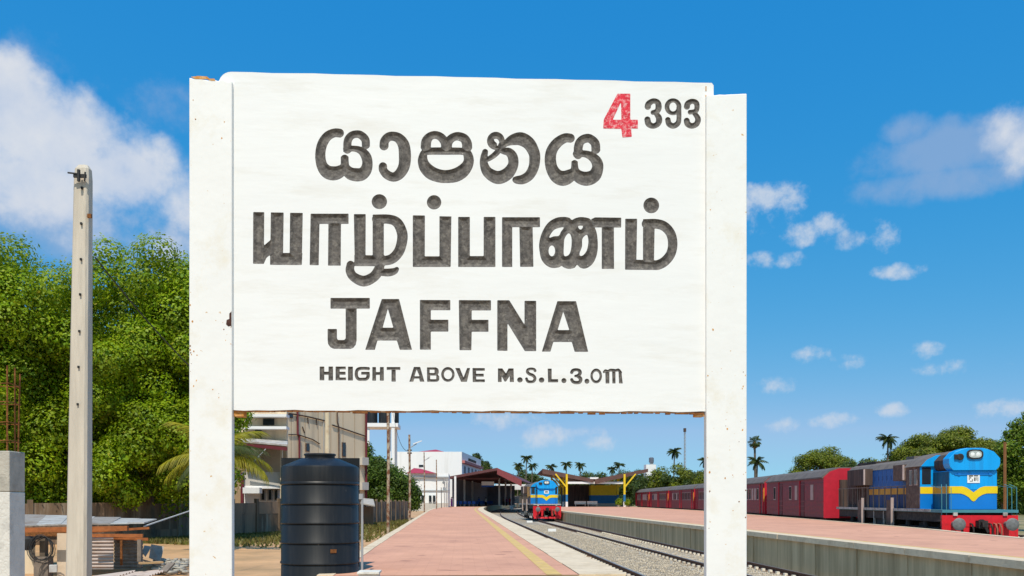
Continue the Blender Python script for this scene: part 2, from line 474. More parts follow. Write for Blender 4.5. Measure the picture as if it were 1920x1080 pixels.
class MB:
    def __init__(self):
        self.v, self.f, self.m = [], [], []

    def add(self, vs, fs, m=0):
        b = len(self.v)
        self.v += [tuple(x) for x in vs]
        self.f += [tuple(b + i for i in q) for q in fs]
        self.m += [m] * len(fs)
        return self

    def box(self, x0, x1, y0, y1, z0, z1, m=0):
        return self.add([(x0, y0, z0), (x1, y0, z0), (x1, y1, z0), (x0, y1, z0), (x0, y0, z1), (x1, y0, z1), (x1, y1, z1), (x0, y1, z1)],
                        [(3, 2, 1, 0), (4, 5, 6, 7), (0, 1, 5, 4), (1, 2, 6, 5), (2, 3, 7, 6), (3, 0, 4, 7)], m)

    def obox(self, c, sx, sy, sz, rz=0., m=0):
        """box centred on c in x,y, standing on c.z"""
        ca, sa = math.cos(rz), math.sin(rz)
        vs = []
        for z in (0, sz):
            for (a, b) in ((-1, -1), (1, -1), (1, 1), (-1, 1)):
                x, y = a * sx / 2, b * sy / 2
                vs.append((c[0] + x * ca - y * sa, c[1] + x * sa + y * ca, c[2] + z))
        return self.add(vs, [(3, 2, 1, 0), (4, 5, 6, 7), (0, 1, 5, 4), (1, 2, 6, 5), (2, 3, 7, 6), (3, 0, 4, 7)], m)

    def quad(self, a, b, c, d, m=0):
        return self.add([a, b, c, d], [(0, 1, 2, 3)], m)

    def slab(self, pts, vec, m=0):
        """polygon pts extruded by vec"""
        n = len(pts)
        vec = Vector(vec)
        a = [Vector(p) for p in pts]
        vs = a + [p + vec for p in a]
        fs = [tuple(range(n - 1, -1, -1)), tuple(range(n, 2 * n))]
        fs += [(i, (i + 1) % n, n + (i + 1) % n, n + i) for i in range(n)]
        return self.add(vs, fs, m)

    def bar(self, p, q, w, h, m=0):
        """rectangular bar between two points"""
        p, q = Vector(p), Vector(q)
        d = (q - p).normalized()
        s = d.cross(UP)
        if s.length < 1e-3:
            s = Vector((1, 0, 0))
        s.normalize()
        t = s.cross(d)
        s, t = s * w / 2, t * h / 2
        return self.slab([p - s - t, p + s - t, p + s + t, p - s + t], q - p, m)

    def tube(self, pts, r, n=8, m=0, caps=True):
        pts = [Vector(p) for p in pts]
        rs = r if isinstance(r, (list, tuple)) else [r] * len(pts)
        vs, fs = [], []
        ref = None
        for i, p in enumerate(pts):
            d = (pts[min(i + 1, len(pts) - 1)] - pts[max(i - 1, 0)]).normalized()
            if ref is None:
                ref = d.orthogonal().normalized()
            s = (ref - d * ref.dot(d))
            s = s.normalized() if s.length > 1e-6 else d.orthogonal().normalized()
            ref = s
            t = d.cross(s)
            for k in range(n):
                a = 2 * math.pi * k / n
                vs.append(p + (s * math.cos(a) + t * math.sin(a)) * rs[i])
        for i in range(len(pts) - 1):
            for k in range(n):
                k2 = (k + 1) % n
                fs.append((i * n + k, i * n + k2, (i + 1) * n + k2, (i + 1) * n + k))
        if caps:
            fs.append(tuple(range(n - 1, -1, -1)))
            fs.append(tuple((len(pts) - 1) * n + k for k in range(n)))
        return self.add(vs, fs, m)

    def lathe(self, prof, c=(0, 0, 0), n=24, m=0, axis='Z'):
        vs, fs = [], []
        for (r, z) in prof:
            for k in range(n):
                a = 2 * math.pi * k / n
                x, y = r * math.cos(a), r * math.sin(a)
                if axis == 'Z':
                    vs.append((c[0] + x, c[1] + y, c[2] + z))
                elif axis == 'Y':
                    vs.append((c[0] + x, c[1] + z, c[2] + y))
                else:
                    vs.append((c[0] + z, c[1] + x, c[2] + y))
        for i in range(len(prof) - 1):
            for k in range(n):
                k2 = (k + 1) % n
                fs.append((i * n + k, i * n + k2, (i + 1) * n + k2, (i + 1) * n + k))
        fs.append(tuple(range(n - 1, -1, -1)))
        fs.append(tuple((len(prof) - 1) * n + k for k in range(n)))
        return self.add(vs, fs, m)

    def mesh(self, name, mats, smooth=False):
        me = bpy.data.meshes.new(name)
        me.from_pydata(self.v, [], self.f)
        mats = mats if isinstance(mats, (list, tuple)) else [mats]
        for x in mats:
            me.materials.append(x)
        if any(self.m):
            me.polygons.foreach_set('material_index', self.m)
        if smooth:
            me.polygons.foreach_set('use_smooth', [True] * len(me.polygons))
            me.set_sharp_from_angle(angle=math.radians(38))
        bm = bmesh.new()
        bm.from_mesh(me)
        bmesh.ops.recalc_face_normals(bm, faces=bm.faces)
        bm.to_mesh(me)
        bm.free()
        me.update()
        return me

    def build(self, name, mats, parent=None, smooth=False, world=False, bevel=0, label=None):
        if world and parent is not None:
            inv = XF[parent.name].inverted()
            self.v = [tuple(inv @ Vector(p)) for p in self.v]
        o = bpy.data.objects.new(name, self.mesh(name, mats, smooth))
        COL.objects.link(o)
        if parent is not None:
            o.parent = parent
            if parent.type == 'MESH' and parent.name in XF:
                pass
        if label:
            o['label'] = label
        if bevel:
            b = o.modifiers.new('bevel', 'BEVEL')
            b.width = bevel
            b.segments = 2
            b.limit_method = 'ANGLE'
        return o


def rep(o, parent, loc=(0, 0, 0), rot=(0, 0, 0), scale=None):
    """another object that shares o's mesh"""
    c = o.copy()
    COL.objects.link(c)
    c.parent = parent
    c.location = loc
    c.rotation_euler = rot
    if scale:
        c.scale = scale
    return c


def numpy_mesh(name, verts, quads, material):
    me = bpy.data.meshes.new(name)
    nv, nf = len(verts), len(quads)
    k = quads.shape[1]
    me.vertices.add(nv)
    me.vertices.foreach_set('co', np.ascontiguousarray(verts, dtype=np.float32).ravel())
    me.loops.add(nf * k)
    me.loops.foreach_set('vertex_index', np.ascontiguousarray(quads, dtype=np.int32).ravel())
    me.polygons.add(nf)
    me.polygons.foreach_set('loop_start', np.arange(0, nf * k, k, dtype=np.int32))
    me.polygons.foreach_set('loop_total', np.full(nf, k, dtype=np.int32))
    me.materials.append(material)
    me.update(calc_edges=True)
    return me


def leaf_mesh(name, blobs, n, size, material, seed=1, flat=.5, up=.35, shell=.55, aspect=.6):
    """n leaf faces spread through blobs [(x,y,z,rx,ry,rz)]"""
    rg = np.random.default_rng(seed)
    b = np.array(blobs, dtype=float)
    wts = (b[:, 3] * b[:, 4] + b[:, 4] * b[:, 5] + b[:, 3] * b[:, 5])
    idx = rg.choice(len(b), n, p=wts / wts.sum())
    d = rg.normal(size=(n, 3))
    d /= np.linalg.norm(d, axis=1)[:, None]
    r = shell + (1.06 - shell) * rg.random(n) ** .7
    r *= 1 + .12 * rg.normal(size=n)
    p = b[idx, :3] + d * b[idx, 3:] * r[:, None]
    nrm = d * .9 + rg.normal(size=(n, 3)) * flat + np.array([0, 0, up])
    nrm /= np.linalg.norm(nrm, axis=1)[:, None]
    t = rg.normal(size=(n, 3))
    u = np.cross(nrm, t)
    u /= np.linalg.norm(u, axis=1)[:, None]
    w = np.cross(nrm, u)
    s = size * (.5 + .55 * rg.random(n) + .9 * rg.random(n) ** 4)[:, None]
    v = np.stack([p - u * s, p - w * s * aspect, p + u * s, p + w * s * aspect], axis=1).reshape(-1, 3)
    return numpy_mesh(name, v, np.arange(4 * n).reshape(n, 4), material)


def add_mesh_obj(name, me, parent=None, loc=(0, 0, 0)):
    o = bpy.data.objects.new(name, me)
    COL.objects.link(o)
    o.location = loc
    if parent is not None:
        o.parent = parent
    return o


def tree(name, label, cat, base, blobs, n, size, material, group=None, trunk_r=.2, trunk_top=None, seed=1, limbs=5, **kw):
    """blobs are relative to the base point"""
    rg = random.Random(seed)
    t = thing(name, label, cat, base, 0, group)
    me = leaf_mesh('crown', blobs, n, size, material, seed, **kw)
    add_mesh_obj('crown', me, t)
    mb = MB()
    zt = trunk_top or min(b[2] for b in blobs)
    mb.tube([(0, 0, -.3), (.1 * trunk_r, 0, zt * .5), (0, .1, zt)], [trunk_r * 1.3, trunk_r, trunk_r * .8], 8)
    for b in rg.sample(list(blobs), min(limbs, len(blobs))):
        mid = Vector((b[0] * .45, b[1] * .45, zt + (b[2] - zt) * .6))
        mb.tube([(0, .1, zt * .92), mid, (b[0], b[1], b[2])], [trunk_r * .6, trunk_r * .35, trunk_r * .1], 6)
    mb.build('trunk', m_bark, t, smooth=True)
    return t


def blob_crown(rx, ry, rz, cz, n, br, seed, lower=-.5):
    """clumps over an ellipsoid, the base at the origin"""
    rg = random.Random(seed)
    out = []
    while len(out) < n:
        d = Vector((rg.gauss(0, 1), rg.gauss(0, 1), rg.gauss(0, 1))).normalized()
        if d.z < lower:
            continue
        k = rg.uniform(.35, 1.0)
        s = br * rg.uniform(.65, 1.35)
        out.append((d.x * rx * k, d.y * ry * k, cz + d.z * rz * k, s, s, s * .8))
    return out

# ------------------------------------------------------------------ ground, platforms, tracks
Z_RAIL = -0.30
Z_PLAT = 0.60


def bend(y):
    return 4.2e-4 * max(0.0, y - 92) ** 2


def sheet(name, pts, material, kind='structure', drop=0.0):
    mb = MB()
    if drop:
        mb.slab([(p[0], p[1], p[2] - drop) for p in pts], (0, 0, drop))
    else:
        mb.add(pts, [tuple(range(len(pts)))])
    o = mb.build(name, material)
    return tag(o, kind=kind)


sheet('ground', [(-1600, -200, -.56), (1600, -200, -.56), (1600, 3000, -.56), (-1600, 3000, -.56)], m_earth)
sheet('yard_ground', [(-90, -12, 0), (2.35, -12, 0), (2.35, 13.25, 0), (-2.2, 13.25, 0), (-7.2, 260, 0), (-90, 260, 0)], m_sand, drop=.7)

mb = MB()
ys = list(range(2, 93, 10)) + list(range(92, 330, 6))
for a, b in zip(ys[:-1], ys[1:]):
    if a == b:
        continue
    mb.quad((2.1 + bend(a), a, -.47), (10.3 + bend(a), a, -.47), (10.3 + bend(b), b, -.47), (2.1 + bend(b), b, -.47))
tag(mb.build('ballast_ground', m_ballast), kind='structure')

# loose stones on the ballast, near enough to be told from flat ground
rg = np.random.default_rng(5)
N = 44000
yy = 13 * np.exp(rg.random(N) * math.log(80 / 13))
xx = 2.5 + 7.3 * rg.random(N)
s = .016 + .022 * rg.random(N)
octa = np.array([(1, 0, 0), (0, 1, 0), (-1, 0, 0), (0, -1, 0), (0, 0, 1), (0, 0, -1)], float)
ofc = np.array([(0, 1, 4), (1, 2, 4), (2, 3, 4), (3, 0, 4), (1, 0, 5), (2, 1, 5), (3, 2, 5), (0, 3, 5)])
ang = rg.random(N) * 6.28
v = np.repeat(octa[None], N, 0) * (1 + .35 * rg.normal(size=(N, 6, 1)))
ca, sa = np.cos(ang)[:, None], np.sin(ang)[:, None]
vx = v[:, :, 0] * ca - v[:, :, 1] * sa
vy = v[:, :, 0] * sa + v[:, :, 1] * ca
tilt = .8 * rg.normal(size=(N, 1))
vz = v[:, :, 2] * .75 + vx * tilt * .4
v = np.stack([vx, vy, vz], 2) * s[:, None, None] + np.stack([xx, yy, -.462 + .01 * rg.random(N)], 1)[:, None, :]
fc = (ofc[None] + 6 * np.arange(N)[:, None, None]).reshape(-1, 3)
near_rail = np.min(np.abs(xx[:, None] - np.array([3.12, 4.80, 7.64, 9.32])[None]), 1) < .13 + .22 * rg.random(N) ** 2
for nm, sel, mt in (('ballast_gravel', ~near_rail, m_stone), ('stained_gravel', near_rail, m_stonebrown)):
    w = v[sel]
    f_ = (ofc[None] + 6 * np.arange(len(w))[:, None, None]).reshape(-1, 3)
    tag(add_mesh_obj(nm, numpy_mesh(nm, w.reshape(-1, 3), f_, mt)), kind='stuff')

# paving material: small concrete pavers whose colour only varies
m_pink = mat('pink_platform_paving', (.67, .35, .23), rough=.85, var=.08, vscale=1.1, dirt=(.52, .265, .18), damt=.43, dscale=.45, dsharp=.16, speck=(.44, .22, .15), spscale=1.7, spth=.64, bump=.15, bscale=30)
nt = m_pink.node_tree
bs = nt.nodes['Principled BSDF']
old = bs.inputs['Base Color'].links[0].from_socket
bk = nt.nodes.new('ShaderNodeTexBrick')
tco = nt.nodes.new('ShaderNodeTexCoord')
nt.links.new(tco.outputs['Object'], bk.inputs['Vector'])
bk.inputs['Scale'].default_value = 1.0
bk.inputs['Brick Width'].default_value = .4
bk.inputs['Row Height'].default_value = .2
bk.inputs['Mortar Size'].default_value = .008
bk.inputs['Color1'].default_value = (1, 1, 1, 1)
bk.inputs['Color2'].default_value = (.93, .92, .915, 1)
bk.inputs['Mortar'].default_value = (.87, .85, .84, 1)
mx = nt.nodes.new('ShaderNodeMix')
mx.data_type = 'RGBA'
mx.blend_type = 'MULTIPLY'
mx.inputs['Factor'].default_value = 1
nt.links.new(old, mx.inputs['A'])
nt.links.new(bk.outputs['Color'], mx.inputs['B'])
nt.links.new(mx.outputs['Result'], bs.inputs['Base Color'])


def strip(mb, fa, fb, ys, z, m=0):
    for a, b in zip(ys[:-1], ys[1:]):
        mb.quad((fa(a), a, z), (fb(a), a, z), (fb(b), b, z), (fa(b), b, z), m)


YS1 = [13.3 + i * 6 for i in range(14)] + [97 + i * 6 for i in range(36)]
left1 = lambda y: -2.12 - .0197 * (y - 13.3) + bend(y)
right1 = lambda y: 2.40 + bend(y)
p1 = thing('pavement', None, None, (0, 13.3, 0))
tag(p1, kind='structure')
mb = MB()
for a, b in zip(YS1[:-1], YS1[1:]):
    l0, l1, r0, r1 = left1(a), left1(b), right1(a) - .12, right1(b) - .12
    mb.add([(l0, a, -.6), (r0, a, -.6), (r1, b, -.6), (l1, b, -.6), (l0, a, Z_PLAT - .012), (r0, a, Z_PLAT - .012), (r1, b, Z_PLAT - .012), (l1, b, Z_PLAT - .012)],
           [(4, 5, 6, 7), (1, 2, 6, 5), (3, 0, 4, 7)] + ([(0, 1, 5, 4)] if a == YS1[0] else []))
mb.build('platform_wall', m_platwall, p1, world=True)
mb = MB()
strip(mb, lambda y: left1(y) + .22, lambda y: right1(y) - .69, YS1, Z_PLAT)
strip(mb, lambda y: left1(y) + .22, lambda y: 1.22 + bend(y), YS1[:1], Z_PLAT)
mb.build('paving', m_pink, p1, world=True)
mb = MB()
strip(mb, lambda y: 1.235 + bend(y), lambda y: 1.46 + bend(y), YS1, Z_PLAT + .004)
mb.build('yellow_line', m_yellow, p1, world=True)


def coping(parent, edge, y0, y1, step, w, inner, thick=.13, top=Z_PLAT + .012, lead=True, mt=None):
    y = y0
    rr = random.Random(int(abs(edge(y0)) * 100))
    while y < y1:
        L = min(step, y1 - y)
        a, b = y + .012, y + L - .012
        j = rr.uniform(-.008, .008)
        mb = MB()
        x0, x1, x2, x3 = edge(a) - w * inner + j, edge(a) + j, edge(b) + j, edge(b) - w * inner + j
        mb.slab([(x0, a, top - thick), (x1, a, top - thick), (x2, b, top - thick), (x3, b, top - thick)], (0, 0, thick))
        mb.build('coping_slab', mt or m_cream, parent, world=True)
        y += L
        step *= 1.03


coping(p1, right1, 13.3, 300, 2.4, .69, 1)
coping(p1, left1, 13.3, 170, 2.4, .24, -1)

# platform two
far_pts = [(8, 14.2), (27, 16.5), (34, 17.95), (50, 20.0), (96, 25.4), (150, 28.6), (175, 30.5), (320, 52)]


def lerp_path(pts, y):
    for (a, xa), (b, xb) in zip(pts[:-1], pts[1:]):
        if y <= b:
            return xa + (xb - xa) * (y - a) / (b - a)
    return pts[-1][1]


far2 = lambda y: lerp_path(far_pts, y)
near2 = lambda y: 10.0 + bend(y)
YS2 = [10 + 5 * i for i in range(60)]
p2 = thing('pavement', None, None, (10, 10, 0))
tag(p2, kind='structure')
mb = MB()
for a, b in zip(YS2[:-1], YS2[1:]):
    l0, l1, r0, r1 = near2(a) + .16, near2(b) + .16, far2(a), far2(b)
    mb.add([(l0, a, -.6), (r0, a, -.6), (r1, b, -.6), (l1, b, -.6), (l0, a, Z_PLAT - .012), (r0, a, Z_PLAT - .012), (r1, b, Z_PLAT - .012), (l1, b, Z_PLAT - .012)],
           [(4, 5, 6, 7), (1, 2, 6, 5), (3, 0, 4, 7)])
mb.build('platform_wall', m_platwall, p2, world=True)
mb = MB()
strip(mb, lambda y: near2(y) + .5, lambda y: far2(y) - .3, YS2, Z_PLAT)
mb.build('paving', m_pink, p2, world=True)
mb = MB()
strip(mb, lambda y: near2(y) + .53, lambda y: near2(y) + .74, YS2, Z_PLAT + .004)
mb.build('yellow_line', m_yellow, p2, world=True)
coping(p2, near2, 10, 240, 2.4, .5, -1, thick=.15)
coping(p2, far2, 10, 170, 3.5, .3, 1, thick=.14)
# cast wall panels under the coping, a joint between each two
y, step, rr = 10.0, 2.45, random.Random(3)
while y < 130:
    L = step
    x = near2(y) + .10
    x2 = near2(y + L) + .10
    d = rr.uniform(-.012, .012)
    mb = MB()
    mb.slab([(x + d, y + .02, -.6), (x + d, y + .02, Z_PLAT - .14), (x2 + d, y + L - .02, Z_PLAT - .14), (x2 + d, y + L - .02, -.6)], (.10, 0, 0))
    mb.build('wall_panel', m_platwall, p2, world=True)
    y += L
    step *= 1.02

RAILPROF = [(-.07, 0), (.07, 0), (.07, .014), (.012, .03), (.012, .115), (.036, .125), (.036, .16), (-.036, .16), (-.036, .125), (-.012, .115), (-.012, .03), (-.07, .014)]


def rail_mesh(path, x_off):
    mb = MB()
    n = len(RAILPROF)
    vs, fs, ms = [], [], []
    for (x, y, z, nx, ny) in path:
        for (u, w) in RAILPROF:
            vs.append((x + nx * (x_off + u), y + ny * (x_off + u), z - .16 + w))
    for i in range(len(path) - 1):
        for k in range(n):
            k2 = (k + 1) % n
            mb_f = (i * n + k, i * n + k2, (i + 1) * n + k2, (i + 1) * n + k)
            fs.append(mb_f)
            ms.append(1 if k == 6 else 0)
    fs.append(tuple(range(n)))
    ms.append(0)
    mb.v, mb.f, mb.m = vs, fs, ms
    return mb


sl_mb = MB()
sl_mb.slab([(-1.37, -.12, -.12), (1.37, -.12, -.12), (1.37, .12, -.12), (-1.37, .12, -.12)], (0, 0, .12))
SLEEPER_ME = sl_mb.mesh('sleeper', m_sleeper)
cl_mb = MB()
for sx in (-.838, .838):
    for dx in (-.12, .12):
        cl_mb.box(sx + dx - .045, sx + dx + .045, -.07, .07, 0, .075)
CLIP_ME = cl_mb.mesh('rail_clip', m_clip)


def track(path_fn, y0, y1, step, sl0, sl1, label, clips_to=55):
    """path_fn(y) -> x"""
    t = thing('railway_track', label, 'railway track', (path_fn(y0), y0, Z_RAIL), 0, 'railway tracks in the station')
    path = []
    y = y0
    while y <= y1:
        e = .5
        dx, dy = path_fn(y + e) - path_fn(y - e), 2 * e
        L = math.hypot(dx, dy)
        path.append((path_fn(y), y, Z_RAIL, dy / L, -dx / L))
        y += step
    for off in (-.838, .838):
        rail_mesh(path, off).build('rail', [m_rail, m_railtop], t, world=True)
    y = sl0
    rr = random.Random(9)
    while y < sl1:
        dx = path_fn(y + .5) - path_fn(y - .5)
        o = add_mesh_obj('sleeper', SLEEPER_ME, t, (path_fn(y) - path_fn(y0), y - y0, -.16 + rr.uniform(-.006, .003)))
        o.rotation_euler = (0, 0, -math.atan(dx))
        if y < clips_to:
            add_mesh_obj('rail_clip', CLIP_ME, o)['kind'] = 'stuff'
        y += .64
    return t


track_a = lambda y: 3.96 + bend(y)
track_b = lambda y: 8.48 + bend(y)
train_pts = [(10, 16.9), (27, 18.2), (34, 19.65), (50, 21.7), (96, 27.0), (150, 30.4), (200, 35.5), (320, 54)]
track_c = lambda y: lerp_path(train_pts, y)
track(track_a, 8, 300, 4, 12, 80, 'rails in the ballast close beside the near platform with the yellow line', 50)
track(track_b, 8, 300, 4, 12, 96, 'rails carrying the distant blue locomotive along the far platform wall', 60)
track(track_c, 12, 200, 4, 26, 34, 'rails under the maroon passenger train at the far platform', 20)
track(lambda y: track_c(y) + 9.5, 30, 200, 4, 45, 90, 'empty rails beyond the big blue locomotive at the right edge', 60)
mb = MB()
yb = list(range(10, 200, 6))
for a, b in zip(yb[:-1], yb[1:]):
    mb.quad((track_c(a) - 1.9, a, -.475), (track_c(a) + 2.2, a, -.475), (track_c(b) + 2.2, b, -.475), (track_c(b) - 1.9, b, -.475))
    mb.quad((track_c(a) + 7.4, a, -.475), (track_c(a) + 11.4, a, -.475), (track_c(b) + 11.4, b, -.475), (track_c(b) + 7.4, b, -.475))
tag(mb.build('ballast_ground', m_ballast), kind='structure')

# ------------------------------------------------------------------ the station name board
YS = 5.5    # plane of the board's face


def bp(px, py, y=YS):
    s = y / (math.cos(YAW) - (px - 960) / FOC * math.sin(YAW))
    return Vector((s * (math.sin(YAW) + (px - 960) / FOC * math.cos(YAW)), y, EYE + s * (HOR - py) / FOC))


SX = bp(874, 500).x
sign = thing('station_sign', 'large white concrete station name board lettered JAFFNA in three scripts on two posts', 'sign', (SX, YS, 0))
SO = Vector((SX, YS, 0))

# --- letters: signed distance fields of strokes and outlines, cut as grooves into the board


def smooth_pts(pts, per=6, closed=False):
    p = [np.array(q, float) for q in pts]
    n = len(p)
    out = []
    rng_ = range(n) if closed else range(n - 1)
    for i in rng_:
        p0 = p[(i - 1) % n] if closed or i > 0 else 2 * p[0] - p[1]
        p1_, p2_ = p[i], p[(i + 1) % n]
        p3 = p[(i + 2) % n] if closed or i + 2 < n else 2 * p[-1] - p[-2]
        for k in range(per):
            t = k / per
            out.append(.5 * ((2 * p1_) + (-p0 + p2_) * t + (2 * p0 - 5 * p1_ + 4 * p2_ - p3) * t * t + (-p0 + 3 * p1_ - 3 * p2_ + p3) * t ** 3))
    if not closed:
        out.append(p[-1])
    return out


def sd_poly(P, pts):
    pts = np.array([q[:2] for q in pts], float)
    d = np.full(P.shape[:-1], 1e18)
    ins = np.zeros(P.shape[:-1], bool)
    n = len(pts)
    for i in range(n):
        a, b = pts[i], pts[(i + 1) % n]
        e = b - a
        w = P - a
        L = max(e @ e, 1e-9)
        t = np.clip((w @ e) / L, 0, 1)
        q = w - t[..., None] * e
        d = np.minimum(d, (q ** 2).sum(-1))
        c = (a[1] > P[..., 1]) != (b[1] > P[..., 1])
        with np.errstate(divide='ignore', invalid='ignore'):
            xi = a[0] + (P[..., 1] - a[1]) * (b[0] - a[0]) / (b[1] - a[1] if b[1] != a[1] else 1e-9)
        ins ^= c & (P[..., 0] < xi)
    d = np.sqrt(d)
    return np.where(ins, -d, d)


def sd_stroke(P, pts, butt):
    d = np.full(P.shape[:-1], 1e9)
    n = len(pts)
    for i in range(n - 1):
        a, b = np.array(pts[i][:2]), np.array(pts[i + 1][:2])
        ra, rb = pts[i][2] / 2, pts[i + 1][2] / 2
        e = b - a
        L2 = max(e @ e, 1e-9)
        w = P - a
        tt = (w @ e) / L2
        t = np.clip(tt, 0, 1)
        q = np.sqrt(((w - t[..., None] * e) ** 2).sum(-1)) - (ra + (rb - ra) * t)
        L = math.sqrt(L2)
        if i == 0 and butt[0]:
            q = np.maximum(q, -tt * L)
        if i == n - 2 and butt[1]:
            q = np.maximum(q, (tt - 1) * L)
        d = np.minimum(d, q)
    return d


def glyph_field(P, shapes):
    d = None
    for sh in shapes:
        k = sh[0]
        if k == 'P' or k == 'N':
            f = sd_poly(P, sh[1])
        elif k == 'C' or k == 'H':     # smooth closed outline, smooth hole
            f = sd_poly(P, smooth_pts(sh[1], 5, True))
        elif k == 'E' or k == 'O':     # ellipse, elliptical hole
            cx, cy, rx, ry = sh[1]
            f = sd_poly(P, [(cx + rx * math.cos(a * .1963), cy + ry * math.sin(a * .1963)) for a in range(32)])
        else:
            f = sd_stroke(P, smooth_pts(sh[1], 5), sh[2] if len(sh) > 2 else (1, 1))
        if k in 'NHO':
            d = np.maximum(d, -f)
        else:
            d = f if d is None else np.minimum(d, f)
    return d


MS = {}


def cell_polys(v, idx, lv):
    pass


def groove(shapes, x0, y0, sc, step=1.3, maxd=.013, slope=.62):
    """-> verts (board local), faces, boundary loops; shapes are in pixels/sc offset by x0,y0"""
    allp = []
    for sh in shapes:
        if sh[0] in 'EO':
            cx, cy, rx, ry = sh[1]
            allp += [(cx - rx, cy - ry), (cx + rx, cy + ry)]
        else:
            for q in sh[1]:
                r = q[2] / 2 if len(q) > 2 else 0
                allp += [(q[0] - r, q[1] - r), (q[0] + r, q[1] + r)]
    A = np.array(allp)
    lo, hi = A.min(0) / sc - 3, A.max(0) / sc + 3
    nx, ny = int((hi[0] - lo[0]) / step) + 2, int((hi[1] - lo[1]) / step) + 2
    gx = lo[0] + step * np.arange(nx) + .0137
    gy = lo[1] + step * np.arange(ny) + .0171
    P = np.stack(np.meshgrid(gx, gy), -1)
    D = glyph_field(P * sc, shapes) / sc
    D = np.where(np.abs(D) < .02, .02, D)
    verts, vid, faces, edges = [], {}, [], {}
    pxm = YS / FOC

    def vert(key, gxv, gyv, depth):
        i = vid.get(key)
        if i is None:
            w = bp(x0 + gxv, y0 + gyv)
            i = len(verts)
            verts.append((w.x - SX, depth, w.z))
            vid[key] = i
        return i
    Dl = D.tolist()
    xl, yl = gx.tolist(), gy.tolist()
    inside_any = (np.minimum(np.minimum(D[:-1, :-1], D[1:, :-1]), np.minimum(D[:-1, 1:], D[1:, 1:])) < 0)
    for j, i in zip(*np.nonzero(inside_any)):
        j, i = int(j), int(i)
        cs = ((j, i), (j, i + 1), (j + 1, i + 1), (j + 1, i))
        ds = [Dl[a][b] for a, b in cs]
        poly = []
        for k in range(4):
            (ja, ia), da = cs[k], ds[k]
            (jb, ib), db = cs[(k + 1) % 4], ds[(k + 1) % 4]
            if da < 0:
                poly.append(vert((ja, ia), xl[ia], yl[ja], min(maxd, -da * pxm * slope)))
            if (da < 0) != (db < 0):
                t = da / (da - db)
                key = ('e',) + (((ja, ia), (jb, ib)) if (ja, ia) < (jb, ib) else ((jb, ib), (ja, ia)))
                poly.append(vert(key, xl[ia] + t * (xl[ib] - xl[ia]), yl[ja] + t * (yl[jb] - yl[ja]), 0.0))
        if len(poly) >= 3:
            faces.append(tuple(poly))
            for a, b in zip(poly, poly[1:] + poly[:1]):
                if (b, a) in edges:
                    del edges[(b, a)]
                else:
                    edges[(a, b)] = 1
    nxt = {}
    for a, b in edges:
        nxt.setdefault(a, []).append(b)
    loops = []
    while nxt:
        a = next(iter(nxt))
        lp = [a]
        while True:
            bs_ = nxt.get(lp[-1])
            if not bs_:
                break
            b = bs_.pop()
            if not bs_:
                del nxt[lp[-1]]
            if b == lp[0]:
                break
            lp.append(b)
        if len(lp) > 3:
            loops.append([(verts[i][0], verts[i][2]) for i in lp])
    return verts, faces, loops


def bxs(*b):
    return [('P', [(x0, y0), (x1, y0), (x1, y1), (x0, y1)]) for (x0, y0, x1, y1) in b]


GL = []   # (text, x0, y0, scale, shapes)
A = (580, 230, 8.31)
GL.append(('letter ya of the Sinhala line, first', *A, [
    ('S', [(490, 165, 140), (390, 160, 140), (280, 215, 150), (200, 340, 158), (171, 500, 160), (195, 660, 170), (270, 760, 205), (370, 790, 222), (470, 765, 195), (545, 680, 130), (551, 527, 122)]),
    ('S', [(882, 372, 125), (872, 265, 130), (805, 195, 125), (735, 178, 120), (650, 205, 122), (598, 290, 128), (592, 456, 126)]),
    ('S', [(540, 408, 95), (700, 405, 95), (810, 440, 120), (880, 520, 155), (905, 620, 162), (885, 730, 180), (820, 800, 200), (730, 812, 208), (630, 785, 190), (565, 690, 130), (551, 560, 118)], (1, 0)),
    ('P', [(490, 527), (612, 527), (612, 700), (490, 700)])]))
GL.append(('vowel sign of the Sinhala line', *A, [
    ('S', [(1163, 380, 143), (1172, 290, 140), (1230, 225, 142), (1310, 212, 146), (1400, 248, 160), (1470, 350, 182), (1490, 520, 190), (1475, 680, 180), (1405, 800, 165), (1310, 848, 146), (1210, 810, 140), (1150, 735, 132), (1147, 668, 130)])]))
B = (770, 230, 8.31)
GL.append(('letter pa of the Sinhala line', *B, [
    ('C', [(300, 388), (180, 425), (125, 520), (112, 620), (150, 750), (260, 870), (420, 930), (560, 942), (720, 925), (860, 850), (950, 730), (985, 600), (960, 480), (900, 412), (800, 390), (560, 385)]),
    ('H', [(258, 520), (290, 502), (540, 502), (790, 502), (822, 520), (815, 610), (700, 700), (550, 738), (400, 705), (285, 615)]),
    ('S', [(235, 400, 160), (245, 290, 155), (300, 215, 130), (385, 192, 125), (470, 225, 130), (535, 310, 140), (557, 410, 165)]),
    ('S', [(557, 410, 165), (585, 305, 140), (650, 235, 130), (735, 212, 134), (830, 245, 145), (875, 320, 155), (880, 397, 158)])]))
Cz = (890, 230, 7.68)
GL.append(('letter na of the Sinhala line', *Cz, [
    ('E', (305, 262, 128, 131)),
    ('H', [(280, 238), (325, 238), (352, 275), (347, 322), (322, 330), (322, 300), (290, 268)]),
    ('S', [(385, 320, 90), (350, 395, 85), (285, 465, 82), (205, 520, 70), (150, 550, 45)], (0, 0)),
    ('S', [(155, 400, 80), (135, 500, 105), (135, 600, 120), (190, 715, 155), (330, 790, 190), (465, 740, 180), (550, 620, 152), (550, 500, 145), (495, 425, 125), (420, 410, 95), (375, 400, 70)], (1, 0)),
    ('S', [(400, 335, 80), (470, 285, 105), (560, 245, 160), (670, 235, 195), (780, 300, 185), (850, 420, 165), (866, 510, 160), (850, 640, 150), (790, 755, 145), (700, 815, 140), (620, 825, 118), (590, 822, 95)], (0, 0))]))
